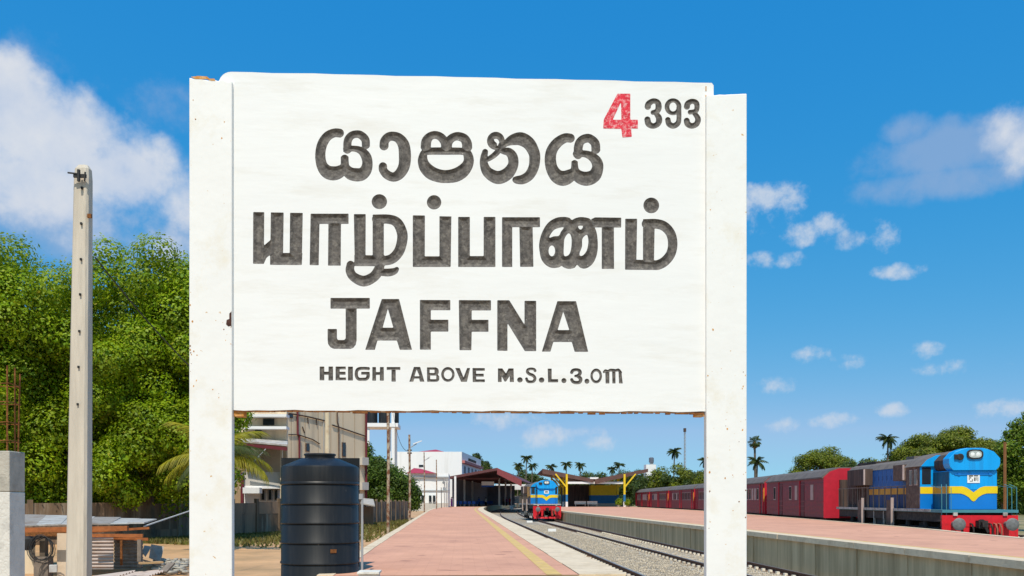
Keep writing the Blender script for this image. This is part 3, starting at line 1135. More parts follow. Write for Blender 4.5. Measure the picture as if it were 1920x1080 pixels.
GL.append(('letter ya of the Sinhala line, last', *Cz, [
    ('S', [(1395, 225, 130), (1300, 222, 138), (1190, 290, 150), (1112, 400, 158), (1090, 520, 165), (1110, 655, 172), (1180, 765, 200), (1270, 802, 218), (1360, 770, 190), (1430, 690, 110), (1440, 557, 92)]),
    ('S', [(1746, 408, 128), (1735, 300, 130), (1670, 235, 126), (1610, 225, 128), (1535, 258, 125), (1495, 340, 128), (1488, 494, 128)]),
    ('S', [(1430, 450, 95), (1580, 448, 100), (1690, 490, 130), (1760, 570, 158), (1770, 660, 165), (1720, 765, 190), (1610, 808, 205), (1500, 775, 180), (1452, 690, 110), (1440, 590, 90)], (1, 0)),
    ('P', [(1395, 557), (1485, 557), (1485, 700), (1395, 700)])]))
Dz = (465, 360, 7.2)
GL.append(('letter yu of the Tamil line', *Dz, [
    ('P', [(70, 270), (220, 272), (215, 972), (68, 970)]), ('P', [(308, 275), (482, 277), (472, 985), (298, 985)]),
    ('P', [(568, 280), (740, 282), (727, 987), (560, 987)]), ('P', [(298, 822), (735, 822), (727, 987), (298, 985)]),
    ('P', [(330, 625), (200, 735), (160, 900), (215, 965), (250, 890), (330, 825)])]))
GL.append(('vowel sign of the Tamil line, first', *Dz, [
    ('P', [(845, 292), (1358, 292), (1358, 432), (845, 432)]), ('P', [(845, 292), (968, 292), (955, 990), (832, 988)]), ('P', [(1085, 400), (1256, 400), (1252, 995), (1080, 995)])]))
Ez = (630, 360, 5.683)
GL.append(('letter zha of the Tamil line', *Ez, [
    ('P', [(190, 235), (317, 235), (315, 790), (200, 790)]), ('P', [(195, 672), (520, 675), (520, 792), (195, 790)]), ('P', [(390, 240), (510, 240), (510, 740), (390, 740)]),
    ('S', [(400, 290, 100), (560, 290, 100), (650, 325, 106), (700, 420, 112), (706, 510, 112), (672, 630, 110), (600, 710, 108), (510, 735, 100), (440, 750, 90)], (1, 0)),
    ('S', [(155, 775, 85), (150, 840, 95), (190, 905, 100), (295, 950, 116), (400, 905, 110), (455, 830, 108), (470, 765, 90)], (0, 0)),
    ('S', [(470, 855, 75), (560, 858, 85), (620, 845, 72), (648, 822, 48)], (0, 0))]))
GL.append(('dot over zha of the Tamil line', *Ez, [('E', (462, 103, 82, 80))]))
GL.append(('letter pa of the Tamil line, dotted', *Ez, [('P', [(818, 248), (948, 250), (946, 800), (818, 800)]), ('P', [(1102, 258), (1230, 260), (1222, 800), (1102, 800)]), ('P', [(818, 685), (1225, 685), (1222, 800), (818, 800)])]))
GL.append(('dot over pa of the Tamil line', *Ez, [('E', (1045, 110, 77, 77))]))
Fz = (850, 390, 8.306)
GL.append(('letter pa of the Tamil line, plain', *Fz, bxs((75, 138, 258, 920), (472, 138, 656, 919), (76, 748, 655, 920))))
GL.append(('vowel sign of the Tamil line, second', *Fz, [('P', [(758, 143), (1350, 143), (1350, 300), (758, 300)]), ('P', [(758, 143), (918, 143), (918, 920), (758, 920)]), ('P', [(1028, 280), (1235, 280), (1248, 918), (1040, 918)])]))
Gz = (1000, 390, 8.306)
GL.append(('letter na of the Tamil line', *Gz, [
    ('C', [(600, 185), (560, 152), (470, 138), (350, 155), (230, 230), (140, 370), (92, 540), (97, 680), (130, 810), (210, 900), (300, 935), (400, 925), (440, 902), (480, 930), (560, 950), (640, 932), (682, 888), (730, 930), (800, 945), (880, 910), (950, 830), (995, 700), (1005, 560), (990, 400), (955, 300), (905, 200), (860, 158), (740, 140), (650, 160)]),
    ('H', [(470, 302), (340, 332), (270, 410), (252, 462), (320, 440), (395, 432), (430, 370)]), ('O', (288, 668, 50, 84)),
    ('H', [(550, 395), (490, 470), (475, 600), (478, 735), (525, 745), (570, 700), (594, 580), (590, 450)]),
    ('H', [(825, 420), (765, 480), (758, 600), (722, 700), (728, 742), (775, 735), (832, 660), (856, 540), (848, 450)]),
    ('H', [(700, 282), (772, 282), (748, 332), (715, 325)]),
    ('P', [(900, 175), (960, 145), (1370, 150), (1368, 306), (930, 304)]), ('P', [(1065, 280), (1255, 280), (1258, 950), (1065, 950)])]))
Hz = (1110, 360, 6.75)
GL.append(('letter ma of the Tamil line', *Hz, [
    ('P', [(420, 338), (572, 338), (560, 985), (418, 985)]), ('P', [(418, 850), (800, 866), (800, 988), (418, 985)]), ('P', [(645, 343), (795, 343), (785, 900), (645, 900)]),
    ('S', [(660, 405, 124), (810, 403, 124), (915, 435, 124), (995, 525, 120), (1022, 650, 120), (1000, 775, 120), (930, 870, 124), (845, 920, 126), (770, 927, 122)])]))
GL.append(('dot over ma of the Tamil line', *Hz, [('E', (750, 170, 100, 100))]))
Jz = (600, 545, 7.385)
GL.append(('letter J', *Jz, [('P', [(145, 100), (690, 100), (690, 250), (145, 250)]), ('P', [(355, 240), (508, 240), (508, 690), (495, 750), (460, 795), (420, 808), (190, 806), (145, 785), (112, 740), (105, 680), (105, 530), (235, 530), (235, 660), (250, 683), (335, 683), (355, 660)])]))
GL.append(('letter A', *Jz, [('P', [(855, 115), (1095, 115), (1275, 820), (1105, 820), (1065, 692), (795, 692), (760, 820), (625, 820)]), ('N', [(940, 250), (1015, 512), (868, 512)])]))
GL.append(('letter F', *Jz, [('P', [(1383, 128), (1805, 130), (1805, 272), (1535, 272), (1535, 402), (1778, 402), (1778, 568), (1535, 568), (1535, 818), (1383, 818)])]))
Kz = (850, 545, 7.385)
GL.append(('letter F', *Kz, [('P', [(75, 130), (522, 132), (522, 275), (255, 275), (255, 403), (487, 403), (487, 570), (255, 570), (250, 825), (85, 825)])]))
GL.append(('letter N', *Kz, [('P', [(608, 132), (775, 132), (985, 470), (985, 140), (1148, 140), (1148, 838), (990, 838), (750, 450), (750, 835), (608, 832)])]))
GL.append(('letter A', *Kz, [('P', [(1440, 145), (1700, 145), (1868, 848), (1680, 848), (1640, 712), (1385, 712), (1345, 845), (1225, 845)]), ('N', [(1522, 290), (1605, 545), (1445, 545)])]))
Lz = (590, 675, 11.294)
GL.append(('small letter H', *Lz, bxs((105, 138, 205, 432), (292, 138, 390, 435), (180, 248, 320, 315))))
GL.append(('small letter E', *Lz, [('P', [(442, 138), (660, 138), (660, 200), (530, 200), (530, 248), (655, 248), (655, 315), (530, 315), (530, 370), (665, 370), (665, 430), (442, 430)])]))
GL.append(('small letter I', *Lz, bxs((705, 140, 810, 436))))
GL.append(('small letter G', *Lz, [('S', [(1160, 185, 70), (1040, 178, 68), (935, 188, 72), (888, 240, 70), (886, 340, 70), (930, 402, 68), (1010, 408, 68), (1095, 400, 70), (1130, 350, 74), (1130, 280, 74)]), ('P', [(985, 250), (1165, 250), (1165, 312), (985, 312)])]))
GL.append(('small letter H', *Lz, bxs((1220, 148, 1300, 440), (1380, 148, 1465, 440), (1290, 255, 1400, 318))))
GL.append(('small letter T', *Lz, bxs((1525, 148, 1815, 212), (1626, 200, 1717, 460))))
Mz = (760, 675, 12.0)
GL.append(('small letter A', *Mz, [('P', [(190, 155), (335, 155), (430, 490), (330, 490), (310, 420), (200, 420), (180, 490), (90, 490)]), ('N', [(255, 215), (318, 365), (205, 365)])]))
GL.append(('small letter B', *Mz, [('P', [(485, 165), (690, 165), (740, 195), (755, 250), (750, 300), (730, 325), (765, 370), (765, 440), (740, 480), (700, 492), (490, 492)]), ('N', [(548, 222), (655, 222), (655, 292), (548, 292)]), ('N', [(560, 352), (695, 352), (695, 432), (560, 432)])]))
GL.append(('small letter O', *Mz, [('E', (958, 325, 152, 168)), ('O', (960, 328, 92, 103))]))
GL.append(('small letter V', *Mz, [('P', [(1120, 180), (1225, 180), (1310, 390), (1390, 180), (1460, 180), (1385, 492), (1255, 492)])]))
GL.append(('small letter E', *Mz, [('P', [(1510, 180), (1790, 182), (1790, 245), (1595, 245), (1595, 308), (1765, 308), (1765, 375), (1595, 375), (1595, 435), (1790, 435), (1790, 500), (1515, 498)])]))
Nz = (920, 675, 14.77)
GL.append(('small letter M', *Nz, [('P', [(200, 232), (325, 232), (422, 370), (495, 232), (635, 232), (645, 612), (530, 612), (528, 440), (425, 600), (385, 600), (305, 450), (305, 612), (200, 612)])]))
GL.append(('full stop', *Nz, [('E', (810, 550, 78, 74))]))
GL.append(('small letter S', *Nz, [('S', [(1235, 310, 80), (1205, 258, 75), (1115, 245, 75), (1035, 268, 80), (1018, 330, 85), (1075, 388, 88), (1175, 430, 90), (1228, 510, 85), (1190, 588, 80), (1110, 605, 78), (1025, 588, 80), (985, 500, 75)])]))
GL.append(('full stop', *Nz, [('E', (1410, 555, 78, 74))]))
GL.append(('small letter L', *Nz, [('P', [(1578, 238), (1690, 238), (1690, 530), (1870, 530), (1870, 620), (1590, 620)])]))
Oz = (1040, 675, 13.714)
GL.append(('full stop', *Oz, [('E', (238, 530, 66, 66))]))
GL.append(('small numeral 3', *Oz, [('S', [(430, 335, 85), (470, 268, 85), (560, 250, 80), (635, 275, 90), (652, 335, 95), (610, 395, 85), (515, 415, 60)]), ('S', [(590, 415, 80), (665, 480, 98), (645, 565, 90), (560, 582, 88), (475, 560, 85), (430, 490, 80)])]))
GL.append(('decimal point', *Oz, [('E', (830, 545, 64, 66))]))
GL.append(('small numeral 0', *Oz, [('E', (1068, 410, 150, 192)), ('O', (1066, 412, 86, 116))]))
GL.append(('small letter m', *Oz, [('P', [(1300, 290), (1408, 290), (1408, 605), (1310, 605)]), ('P', [(1475, 290), (1565, 290), (1565, 605), (1484, 605)]), ('P', [(1640, 290), (1715, 290), (1752, 605), (1655, 605)]),
                                   ('S', [(1268, 310, 60), (1305, 275, 72), (1370, 290, 66), (1430, 262, 76), (1500, 265, 80), (1575, 268, 70), (1640, 258, 78), (1700, 320, 66)], (0, 0))]))
Pz = (1120, 165, 9.143)
GL.append(('numeral 3, first', *Pz, [('S', [(862, 335, 108), (880, 270, 105), (960, 222, 92), (1035, 250, 100), (1050, 335, 108), (1020, 400, 95), (935, 425, 78)]), ('S', [(1000, 425, 80), (1058, 520, 108), (1040, 610, 100), (960, 652, 95), (880, 615, 110), (855, 520, 105)])]))
GL.append(('numeral 9', *Pz, [('E', (1298, 322, 145, 146)), ('O', (1298, 325, 62, 76)), ('S', [(1398, 320, 85), (1398, 540, 85), (1370, 615, 95), (1300, 650, 98), (1230, 615, 100), (1205, 525, 92)])]))
GL.append(('numeral 3, last', *Pz, [('S', [(1533, 335, 104), (1550, 268, 100), (1620, 228, 88), (1695, 255, 95), (1708, 335, 88), (1680, 400, 85), (1565, 418, 80)]), ('S', [(1660, 425, 80), (1725, 525, 98), (1700, 615, 98), (1620, 650, 98), (1550, 615, 108), (1530, 545, 100)])]))

HOLES = []
for (txt, x0, y0, sc, shapes) in GL:
    small = sc > 9
    vs, fs, loops = groove(shapes, x0, y0, sc, step=.85 if small else 1.3, maxd=.008 if small else .013, slope=.8 if small else .62)
    me = bpy.data.meshes.new('letter')
    me.from_pydata(vs, [], fs)
    me.materials.append(m_letter)
    o = add_mesh_obj('letter', me, sign)
    o['label'] = 'carved dark ' + txt
    HOLES += loops

# the red number is painted on the face
red4 = [('P', [(345, 98), (565, 98), (565, 545), (695, 545), (695, 695), (580, 695), (590, 835), (430, 850), (410, 700), (100, 695), (110, 540)]), ('N', [(405, 240), (412, 545), (262, 545)])]
vs, fs, _ = groove(red4, *Pz, step=1.3, maxd=0, slope=0)
me = bpy.data.meshes.new('letter')
me.from_pydata([(x, -.0012, z) for x, y, z in vs], [], fs)
me.materials.append(m_redpaint)
add_mesh_obj('letter', me, sign)['label'] = 'painted red numeral 4'

# board: a face with the grooves cut out of it, sides and a back
corn = []
c0 = bp(410, 160)
ctl = bp(410, 134)
ctr = bp(1338, 155.5)
cbr = bp(1345, 772)
cbl = bp(415, 769)
out = [(c0.x - SX - .0, cbl.z)]
r = .075
zt_l, zt_r = ctl.z, ctr.z
xl_, xr_ = ctl.x - SX, ctr.x - SX
out = [(xl_ - .0, cbl.z)]
for k in range(7):
    a = math.pi - k * math.pi / 12
    out.append((xl_ + r + r * math.cos(a), zt_l - r + r * math.sin(a)))
for k in range(1, 24):
    t = k / 24
    out.append((xl_ + r + (xr_ - xl_ - r) * t, zt_l + (zt_r - zt_l) * t + .0016 * math.sin(k * 2.1) + .001 * math.sin(k * 5.3)))
out += [(xr_ - .012, zt_r), (xr_, zt_r - .014), (xr_, cbr.z)]
for k in range(1, 40):
    t = k / 40
    out.append((xr_ + (xl_ - xr_) * t, cbr.z + (cbl.z - cbr.z) * t + .004 * math.sin(k * 1.7) * math.sin(k * .6)))
cu = bpy.data.curves.new('board_face', 'CURVE')
cu.dimensions = '2D'
cu.fill_mode = 'BOTH'
cu.resolution_u = 1
for lp in [out] + HOLES:
    sp = cu.splines.new('POLY')
    sp.points.add(len(lp) - 1)
    for pnt, (x, z) in zip(sp.points, lp):
        pnt.co = (x, z, 0, 1)
    sp.use_cyclic_u = True
tmp = bpy.data.objects.new('tmp', cu)
fm = tmp.to_mesh()
fv = [(q.co.x, 0.0, q.co.y) for q in fm.vertices]
ff = [tuple(p.vertices) for p in fm.polygons]
tmp.to_mesh_clear()
bpy.data.objects.remove(tmp)
mb = MB()
mb.add(fv, ff, 0)
n = len(out)
TH = .10
mb.add([(x, 0, z) for x, z in out] + [(x, TH, z) for x, z in out], [(i, (i + 1) % n, n + (i + 1) % n, n + i) for i in range(n)], 0)
for i in range(len(mb.f) - n, len(mb.f)):
    k = i - (len(mb.f) - n)
    zav = (out[k][1] + out[(k + 1) % n][1]) / 2
    if zav < cbl.z + .02:
        mb.m[i] = 1
mb.add([(x, TH, z) for x, z in out], [tuple(range(n))], 0)
me = bpy.data.meshes.new('board')
me.from_pydata(mb.v, [], mb.f)
me.materials.append(m_signwhite)
me.materials.append(m_underside)
me.polygons.foreach_set('material_index', mb.m)
add_mesh_obj('board', me, sign)

# posts: board ends sit in a slot, so the post face stands proud of the board
rr = random.Random(8)


def post(pxl, pxr, py_tl, py_tr, rough_top):
    yf = YS - .028
    a, b = bp(pxl, 700, yf).x - SX, bp(pxr, 700, yf).x - SX
    zl, zr = bp(pxl, py_tl, yf).z, bp(pxr, py_tr, yf).z
    prof = [(a, -.4), (b, -.4), (b, zr)]
    N_ = 9
    for k in range(1, N_):
        t = k / N_
        prof.append((b + (a - b) * t, zr + (zl - zr) * t + (rr.uniform(-.008, .010) if rough_top else rr.uniform(-.002, .002))))
    prof.append((a, zl))
    mb = MB()
    mb.slab([(x, -.028, z) for x, z in prof], (0, .062, 0))
    return mb.build('post', m_postwhite, sign, bevel=.006)


post(354.5, 435, 145, 152, True)
post(1324.5, 1400.5, 178, 175, False)


def patch(name, pts, mt, y=-.0295, th=.004, lab=None):
    """a thin chip of rust standing on the face"""
    mb = MB()
    q = [bp(px, py, YS - .028) for px, py in pts]
    mb.slab([(p.x - SX, y, p.z) for p in q], (0, th, 0))
    return mb.build(name, mt, sign, label=lab)


patch('rust_patch', [(434, 584), (430, 588), (430, 598), (425, 600), (424, 608), (428, 612), (433, 611), (434, 614)], m_rustdark, lab='dark rust patch on the left post')
patch('rust_patch', [(358, 144.2), (372, 142.5), (388, 143.5), (393, 147.5), (402, 147.5), (404, 151.5), (396, 151.5), (388, 148.5), (366, 148)], m_rustorange)
# rust showing along the joint between the board and each post
for (px, xs) in ((435.8, 1), (1323.6, -1)):
    mb = MB()
    for k in range(36):
        y0 = 165 + k * 16.6 + rr.uniform(-4, 4)
        h = rr.uniform(2, 13)
        p, q = bp(px, y0), bp(px, y0 + h)
        w = rr.uniform(.0015, .0045)
        mb.box(p.x - SX - w, p.x - SX + w, -.0035, .002, q.z, p.z)
    mb.build('rust_seam', m_rustorange, sign)['kind'] = 'stuff'
for (x0, x1) in ((437, 456), (1306, 1322)):
    a, b = bp(x0, 766), bp(x1, 778)
    mb = MB()
    mb.box(a.x - SX, b.x - SX, .012, .09, b.z - .008, cbl.z - .003)
    mb.build('bracket', m_rustorange, sign, bevel=.003)
# crumbled lower lip of the board
mb = MB()
x = 440.
while x < 1320:
    w = rr.uniform(6, 30)
    a, b = bp(x, 772), bp(min(x + w, 1320), 772)
    h = rr.choice([.002, .003, .005, .004, .009]) * rr.uniform(.6, 1.2)
    mb.box(a.x - SX, b.x - SX, .001, .012 + .02 * rr.random(), cbl.z - .005 - h, cbl.z - .001)
    x += w + rr.uniform(0, 12)
mb.build('rusted_lip', m_rust, sign)['kind'] = 'stuff'

for (cx, cy, sx, sy, n) in ((360, 660, 6, 40, 9), (362, 700, 4, 20, 4), (424, 630, 6, 22, 6), (410, 735, 5, 18, 3), (1390, 850, 6, 130, 12), (1345, 800, 14, 160, 6), (1330, 640, 3, 200, 7), (365, 190, 5, 22, 4), (420, 200, 8, 30, 3)):
    for k in range(n):
        x = min(max(cx + rr.gauss(0, sx), 356.5 if cx < 900 else 1327), 433 if cx < 900 else 1398)
        y = cy + rr.gauss(0, sy)
        if y < 182:
            continue
        s_ = rr.uniform(.6, 2.1)
        patch('rust_patch', [(x + s_ * rr.uniform(.5, 1.1) * math.cos(a * 1.05), y + s_ * rr.uniform(.6, 1.5) * math.sin(a * 1.05)) for a in range(6)], m_rustorange if rr.random() < .8 else m_rust, y=-.0288, th=.002)

# ------------------------------------------------------------------ left foreground: pole, unfinished column, hut, tank
# leaning concrete pole
b0, b1 = gp(146.5, 14, -.5), at(156.5, 311, 14)
pole = thing('concrete_pole', 'tall leaning pale concrete pole with a row of small holes up its face', 'pole', (b0.x, b0.y, 0))
mb = MB()


def pole_ring(c, w, d, ch):
    pts = [(-w / 2 + ch, -d / 2), (w / 2 - ch, -d / 2), (w / 2, -d / 2 + ch), (w / 2, d / 2 - ch), (w / 2 - ch, d / 2), (-w / 2 + ch, d / 2), (-w / 2, d / 2 - ch), (-w / 2, -d / 2 + ch)]
    ry = .10     # turned a little so its right side shows
    return [(c.x + x * math.cos(ry) + y * math.sin(ry), c.y - x * math.sin(ry) + y * math.cos(ry), c.z) for x, y in pts]


rings = [(0, .345, .24, .035), (.97, .235, .18, .03), (.992, .215, .16, .03), (1.0, .15, .11, .03)]
vs, fs = [], []
for t, w, d, ch in rings:
    vs += pole_ring(b0 + (b1 - b0) * t, w, d, ch)
for i in range(3):
    fs += [(i * 8 + k, i * 8 + (k + 1) % 8, i * 8 + 8 + (k + 1) % 8, i * 8 + 8 + k) for k in range(8)]
fs += [tuple(range(7, -1, -1)), tuple(range(24, 32))]
mb.add(vs, fs)
mb.build('shaft', m_conc, pole, world=True)
for (px, py) in ((154.5, 352), (153, 419), (152.5, 486), (151, 552), (149.5, 621), (148, 688), (146.5, 758)):
    p = at(px - 1, py, 13.88)
    h = MB()
    h.box(p.x - .013, p.x + .013, p.y - .012, p.y + .03, p.z - .017, p.z + .017)
    h.build('bolt_hole', m_dark, pole, world=True)
p = at(150, 331, 13.85)
h = MB()
h.box(p.x - .09, p.x + .10, p.y - .03, p.y, p.z - .022, p.z + .03)
h.box(p.x - .02, p.x + .015, p.y - .06, p.y - .02, p.z - .09, p.z + .09)
h.bar((p.x - .17, p.y - .03, p.z + .045), (p.x - .02, p.y - .03, p.z + .03), .02, .02)
h.bar((p.x + .08, p.y - .03, p.z - .08), (p.x + .09, p.y - .03, p.z + .06), .02, .02)
h.build('bracket', m_wire, pole, world=True)
p = at(168, 405, 13.9)
h = MB()
h.box(p.x - .03, p.x + .03, p.y - .02, p.y + .02, p.z - .03, p.z + .03)
h.build('rusty_stub', m_rust, pole, world=True)

# cable from the pole slanting down behind it
ca, cb = at(178, 482, 15), at(420, 745, 21)
mb = MB()
mb.tube([ca + (cb - ca) * (k / 10) + Vector((0, 0, -.5 * (1 - (2 * k / 10 - 1) ** 2) * .3)) for k in range(11)], .012, 5)
tag(mb.build('cable', m_wire), 'thin dark cable slanting down from the leaning pole across the tree', 'cable')

# unfinished column with its bars sticking out
c0 = gp(3.5, 9, 0)
col = thing('unfinished_column', 'unfinished concrete column with rusty bars sticking out of its top', 'column', (c0.x, c0.y, 0))
mb = MB()
rz = -.02
mb.obox((0, 0, -.3), .305, .30, 2.08, rz)
mb.build('lower_pour', m_conc_new, col, bevel=.006)
mb = MB()
mb.obox((-.006, .004, 1.783), .312, .306, .40, rz)
mb.build('upper_pour', m_conc_grey, col, bevel=.01)
rr = random.Random(2)
for i, (x, y, tp) in enumerate(((-.115, -.11, 3.05), (-.055, -.11, 2.98), (.0, -.11, 3.0), (.105, -.11, 3.02), (.118, .02, 3.02), (.105, .11, 2.97), (-.115, .11, 3.0), (0, .115, 2.96))):
    mb = MB()
    mb.tube([(x, y, 2.1), (x + rr.uniform(-.006, .006), y, 2.5), (x + rr.uniform(-.02, .02), y + rr.uniform(-.01, .01), tp)], .008, 6)
    mb.build('rebar', m_rust, col, smooth=True)
for z in (2.28, 2.46, 2.66, 2.84):
    mb = MB()
    q = [(-.125, -.12, z), (.125, -.12, z + .01), (.125, .12, z), (-.125, .12, z + .008)]
    for a, b in zip(q, q[1:] + q[:1]):
        mb.bar(a, b, .008, .008)
    mb.build('rebar_tie', m_rust, col)

# low hut under zinc sheets
hut_o = gp(170, 20, 0)
hut = thing('zinc_hut', 'low makeshift hut roofed with zinc sheets on rusty beams', 'hut', hut_o)


def corrugated(mb, p, u, v, n, amp, nrm, th=.004):
    """sheet from p along u (across the waves) and v"""
    p, u, v, nrm = Vector(p), Vector(u), Vector(v), Vector(nrm).normalized()
    vs, fs = [], []
    m = n * 4
    for i in range(m + 1):
        o = nrm * amp * math.sin(i / 4 * 2 * math.pi)
        vs += [p + u * (i / m) + o, p + u * (i / m) + v + o]
    for i in range(m):
        fs.append((2 * i, 2 * i + 2, 2 * i + 3, 2 * i + 1))
    mb.add(vs, fs)


rr = random.Random(6)
edges_f = [(30, 70), (70, 112), (112, 158), (158, 205), (205, 240), (240, 268)]
for i, (xa, xb) in enumerate(edges_f):
    fa, fb = at(xa - 2, 987 - i * .9 + rr.uniform(-.6, .6), 19.75), at(xb + 2, 986 - i * .9 + rr.uniform(-.6, .6), 19.75)
    ba, bb = at(xa + 14 + i * 2, 966 + i * 1.7, 24), at(xb + 16 + i * 2, 966.5 + i * 1.7, 24)
    mb = MB()
    mb.slab([fa, fb, bb, ba], (0, 0, .022 + .008 * (i % 2)))
    mb.build('roof_sheet', m_zinc if i % 3 else m_zinc2, hut, world=True)
for (xa, ya, xb, yb, d, w) in ((36, 994, 240, 990.5, 19.1, .10), (150, 998, 280, 990, 19.3, .05), (168, 1004, 268, 1004.5, 18.9, .07), (160, 1009, 278, 1011, 19.4, .06), (36, 1000, 132, 1000, 19.6, .12)):
    mb = MB()
    mb.bar(at(xa, ya, d), at(xb, yb, d + .1), w, w)
    mb.build('rusty_beam', m_rust if d > 19.5 else m_rustbeam, hut, world=True)


def wallpiece(name, px0, px1, py0, py1, d, mt, th=.04, par=None):
    a, b = at(px0, py0, d), at(px1, py1, d)
    mb = MB()
    mb.box(a.x, b.x, a.y, a.y + th, b.z, a.z)
    return mb.build(name, mt, par or hut, world=True)


wallpiece('wall_board', 107, 127, 1000, 1082, 19.5, m_creamboard)
wallpiece('wall_board', 128.5, 140, 1000, 1082, 19.55, m_creamboard)
wallpiece('wall_board', 42, 64, 1008, 1082, 21.0, m_creamwall)
wallpiece('wall_board', 43, 108, 998, 1012, 19.75, m_woodgrey)
wallpiece('post', 63, 89, 1044, 1084, 19.3, m_woodgrey, .25)
wallpiece('post', 74, 84, 1010, 1046, 19.35, m_bark, .16)
wallpiece('post', 257, 264, 1012, 1064, 19.4, m_woodgrey, .1)
wallpiece('post', 225, 229, 1012, 1060, 19.8, m_rust, .05)
mb = MB()
a = at(164, 1067, 19.25)
corrugated(mb, a, (0, 0, at(164, 1008, 19.25).z - a.z), (at(213, 1067, 19.25) - a), 9, .022, (0, 1, 0))
mb.build('corrugated_wall', m_zincpink, hut, world=True)
mb = MB()
a = at(214, 1067, 21.5)
corrugated(mb, a, (0, 0, at(214, 1008, 21.5).z - a.z), (at(268, 1067, 21.5) - a), 9, .022, (0, 1, 0))
mb.build('corrugated_wall', m_zinc2, hut, world=True)

# coil of cable hung under the hut's eave
cc = at(80, 1029, 19.0)
mb = MB()
for k in range(7):
    r = .22 + .02 * (k % 4)
    dx, dz = rr.uniform(-.03, .03), rr.uniform(-.03, .03)
    mb.tube([(cc.x + dx + r * math.cos(t * .4) * .95, cc.y - .02 * k, cc.z + dz + r * (1.05 + .12 * math.sin(t * .8 + k)) * math.sin(t * .4)) for t in range(17)], .008, 5)
tag(mb.build('cable_coil', m_wire, smooth=True), 'dark coil of cable hung up under the zinc hut roof', 'cable coil')
mb = MB()
a = at(100, 1066, 18.9)
mb.obox((a.x, a.y, a.z - .08), .15, .1, .16, .3)
o = tag(mb.build('white_box', m_zinc, bevel=.01), 'small pale box hanging on a wire at the hut', 'box')
mb = MB()
mb.tube([(a.x, a.y, a.z + .08), (a.x - .02, a.y, a.z + .55)], .006, 4)
c_ = mb.build('hanger_wire', m_wire)
c_.parent = o
mb = MB()
a = at(50, 1019, 19.2)
mb.lathe([(.10, -.14), (.17, -.05), (.17, .1), (.12, .15)], a, 12)
tag(mb.build('dark_bag', m_wire, smooth=True), 'dark bundle hanging beside the cable coil', 'bundle')

# loose sheets, planks and rubble in front of the hut
for i, (xa, xb, ya, yb, d, slope, rz) in enumerate(((186, 300, 1068, 1060, 19.0, .10, .05), (200, 308, 1080, 1068, 18.2, .12, -.06), (176, 255, 1086, 1080, 17.6, .1, .1))):
    a, b = at(xa, ya, d), at(xb, yb, d + .4)
    a.z, b.z = .12 + .05 * i, .2 + .05 * i
    mb = MB()
    corrugated(mb, a, Vector((-.15, -.85, -.08)), b - a, 8, .02, (0, 0, 1))
    tag(mb.build('corrugated_sheet', m_zincpink), ['corrugated sheet lying nearest the hut wall', 'corrugated sheet lying on top, in front of the hut', 'corrugated sheet lying at the bottom edge of the photo'][i], 'metal sheet', 'loose corrugated sheets')
for i, (xa, ya, xb, yb, d) in enumerate(((262, 1056, 304, 1054, 19.2), (266, 1050, 312, 1062, 19.8), (306, 1073, 322, 1056, 18.8))):
    a, b = at(xa, ya, d), at(xb, yb, d + .3)
    a.z, b.z = max(.1, a.z), max(.12, b.z)
    mb = MB()
    mb.bar(a, b, .16, .04)
    tag(mb.build('plank', m_wood if i == 0 else m_woodgrey), ['yellow plank lying level at the end of the sheets', 'grey plank sloping behind the yellow plank', 'short plank leaning against the sheet pile'][i], 'plank', 'loose planks by the hut')
for i, (xa, xb, ya, yb, d, mt) in enumerate(((279, 308, 1024, 1046, 23, m_bluegrey), (266, 280, 1026, 1036, 23.6, m_bluegrey))):
    a = at(xa, yb, d)
    w = (xb - xa) / FOC * d
    h_ = (yb - ya) / FOC * d
    mb = MB()
    mb.slab([(a.x, a.y, a.z), (a.x + w, a.y - .3, a.z - .1), (a.x + w * .7, a.y + .3, a.z + h_ * .8), (a.x - .08, a.y + .4, a.z + h_)], (0, .02, .03))
    tag(mb.build('roofing_sheet', mt), ['bluish grey roofing sheet thrown on the rubble', 'small bluish sheet scrap beside the larger one'][i], 'roofing sheet')
rb = np.random.default_rng(12)
N = 260
cen = np.array([gp(300 + 60 * rb.random() - 10, 20.5 + 3.5 * rb.random(), .04) for _ in range(N)])
cen[:, 2] += .12 * rb.random(N)
sc = (.04 + .10 * rb.random(N))[:, None, None]
cube = np.array([(-1, -1, -1), (1, -1, -1), (1, 1, -1), (-1, 1, -1), (-1, -1, 1), (1, -1, 1), (1, 1, 1), (-1, 1, 1)], float) * .5
cf = np.array([(3, 2, 1, 0), (4, 5, 6, 7), (0, 1, 5, 4), (1, 2, 6, 5), (2, 3, 7, 6), (3, 0, 4, 7)])
v = cube[None] * sc * (.4 + rb.random((N, 1, 3))) * (1 + .12 * rb.normal(size=(N, 8, 1))) * np.array([1.5, 1, .45])
th_ = rb.random(N) * 3
vx = v[..., 0] * np.cos(th_)[:, None] - v[..., 1] * np.sin(th_)[:, None]
vy = v[..., 0] * np.sin(th_)[:, None] + v[..., 1] * np.cos(th_)[:, None]
v = np.stack([vx, vy, v[..., 2]], 2) + cen[:, None]
tag(add_mesh_obj('rubble', numpy_mesh('rubble', v.reshape(-1, 3), (cf[None] + 8 * np.arange(N)[:, None, None]).reshape(-1, 4), m_conc_grey)), kind='stuff')

# rope from the hut roof up to the house
q = [at(270, 987, 20), at(356, 958, 26), at(436, 908, 36), at(498, 842, 47)]
mb = MB()
mb.tube(q, .018, 5)
tag(mb.build('rope', m_rope), 'pale rope running from the hut roof up to the balcony house', 'rope')

